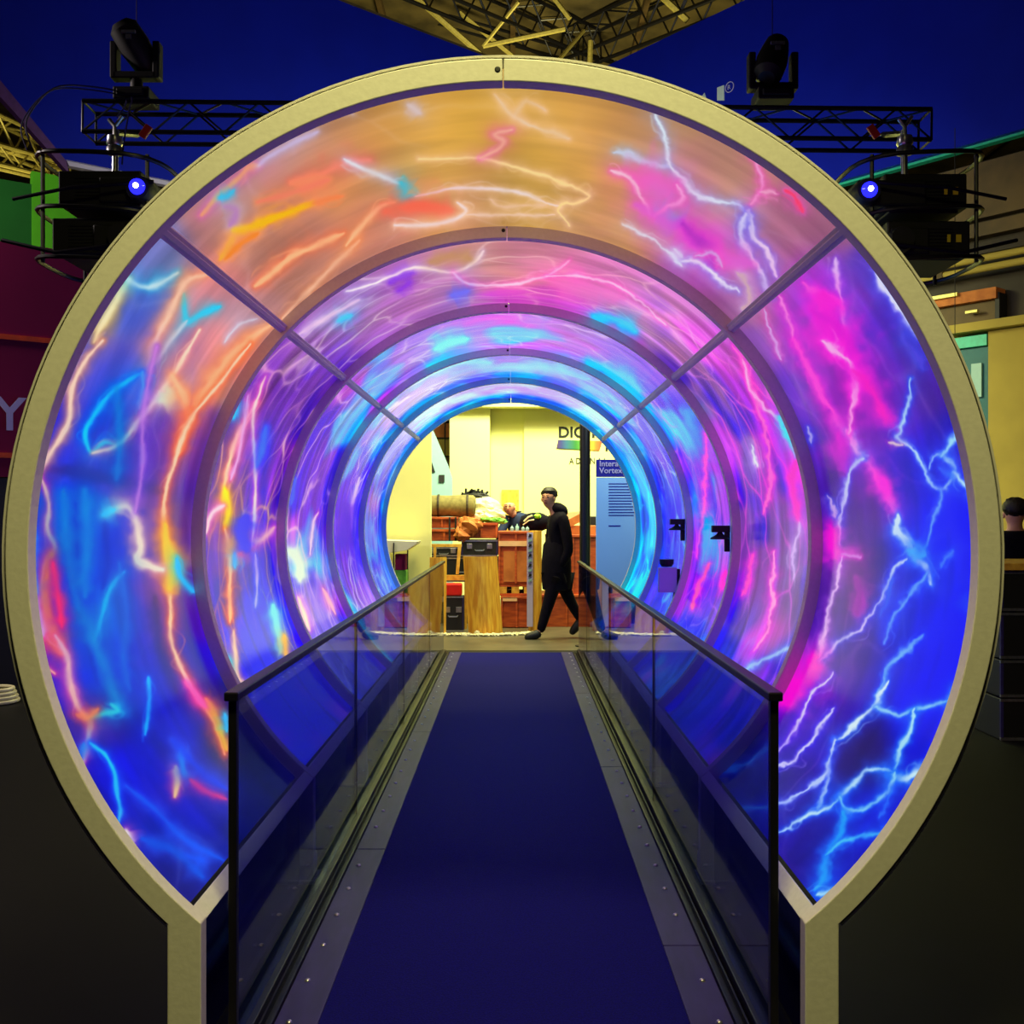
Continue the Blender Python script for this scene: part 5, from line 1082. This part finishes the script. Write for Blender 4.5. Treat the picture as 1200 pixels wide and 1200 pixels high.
    if not bald:
        vs = MB().ell(F(0, .026, .048), (.102, .100, .084), rot, 24, 14, .07, 6)
        vs.v = [v if (rot.transposed() @ (Vector(v) - h)).y > -.02 or (Vector(v) - h).z > .075 else tuple(h + (Vector(v) - h) * .8) for v in vs.v]
        obj('hair', vs, hair, t, smooth=True)
    else:
        obj('stubble', MB().ell(F(0, .03, .0), (.086, .062, .06), rot, 16, 10), M['hair'], t, smooth=True)
    return t, g
D = 12.25; bx = X(652, D)
def J_(px, py, y=0.0): return (X(px, D) - bx, y, Z(py, D))
walker = dict(pelvis=J_(655, 674), waist=J_(654, 654), chest=J_(654, 616), neckb=J_(650, 597), neck=J_(646, 592, -.01), head=J_(642.5, 583.5, -.02),
    shl=J_(659, 606, -.17), ell=J_(666, 645, -.20), wrl=J_(656, 664, -.13), shr=J_(649, 606, .17), elr=J_(645, 640, .19), wrr=J_(650, 662, .10),
    hil=J_(650, 680, -.09), knl=J_(642, 708, -.08), anl=J_(633, 739, -.08), tol=J_(619, 745.5, -.10),
    hir=J_(658, 680, .09), knr=J_(668, 704, .10), anr=J_(681, 727, .10), tor=J_(672, 741, .11))
tw, gw = person('person in a black hooded jacket walking left past the tunnel exit, head turned back', (bx, D, 0), walker, M['skin'], M['cloth'], M['cloth'], M['hair'], look=(-28, 0))
obj('hood', MB().ell(gw['neckb'] + Vector((.055, .02, .0)), (.115, .15, .075), Matrix.Rotation(R(28), 3, 'Y'), 16, 10, .04), M['cloth'], tw, smooth=True)
obj('coat_hem', MB().lathe([(.150, -.235), (.168, -.225), (.180, -.1), (.178, .10), (.16, .30), (.10, .40)], gw['pelvis'] + Vector((-.03, 0, .06)), 20), M['cloth'], tw, smooth=True)
# bald worker bending behind the crate
D = 14.9; bx = X(600, D)
w2 = dict(pelvis=(.10, .2, .95), waist=(.12, .14, 1.10), chest=(.13, .02, 1.36), neckb=(.04, -.06, 1.47), neck=(-.01, -.09, 1.53), head=tuple(Vector(P(597, 594, D)) - Vector((bx, D, 0)) + Vector((0, -.12, 0))),
    shl=(-.07, -.02, 1.41), ell=(-.2, -.14, 1.16), wrl=(-.12, -.34, 1.13), shr=(.27, .0, 1.42), elr=(.36, -.12, 1.14), wrr=(.22, -.34, 1.13),
    hil=(.0, .2, .9), knl=(-.02, .16, .5), anl=(-.02, .22, .09), tol=(-.02, .07, .05), hir=(.2, .2, .9), knr=(.22, .16, .5), anr=(.22, .22, .09), tor=(.22, .07, .05))
person('bald person in a dark blue top bending over behind the orange crate', (bx, D, 0), w2, M['skin'], M['navy'], M['cloth'], M['hair'], True, look=(-15, 0))
# onlooker at the right edge
D = 8.6; bx = X(1189, D)
w3 = dict(pelvis=(0, 0, .84), waist=(0, 0, 1.0), chest=(0, 0, 1.2), neckb=(0, 0, 1.34), neck=(0, 0, 1.40), head=(0, 0, 1.485),
    shl=(-.17, 0, 1.27), ell=(-.20, -.05, 1.02), wrl=(-.12, -.22, .98), shr=(.17, 0, 1.27), elr=(.20, -.05, 1.02), wrr=(.12, -.22, .98),
    hil=(-.09, 0, .80), knl=(-.09, -.03, .44), anl=(-.09, .02, .09), tol=(-.09, -.12, .05), hir=(.09, 0, .80), knr=(.09, -.03, .44), anr=(.09, .02, .09), tor=(.09, -.12, .05))
person('dark-haired person in black standing behind the flight cases at the right edge', (bx, D, 0), w3, M['skin'], M['cloth'], M['cloth'], M['hair'], look=(160, 0))
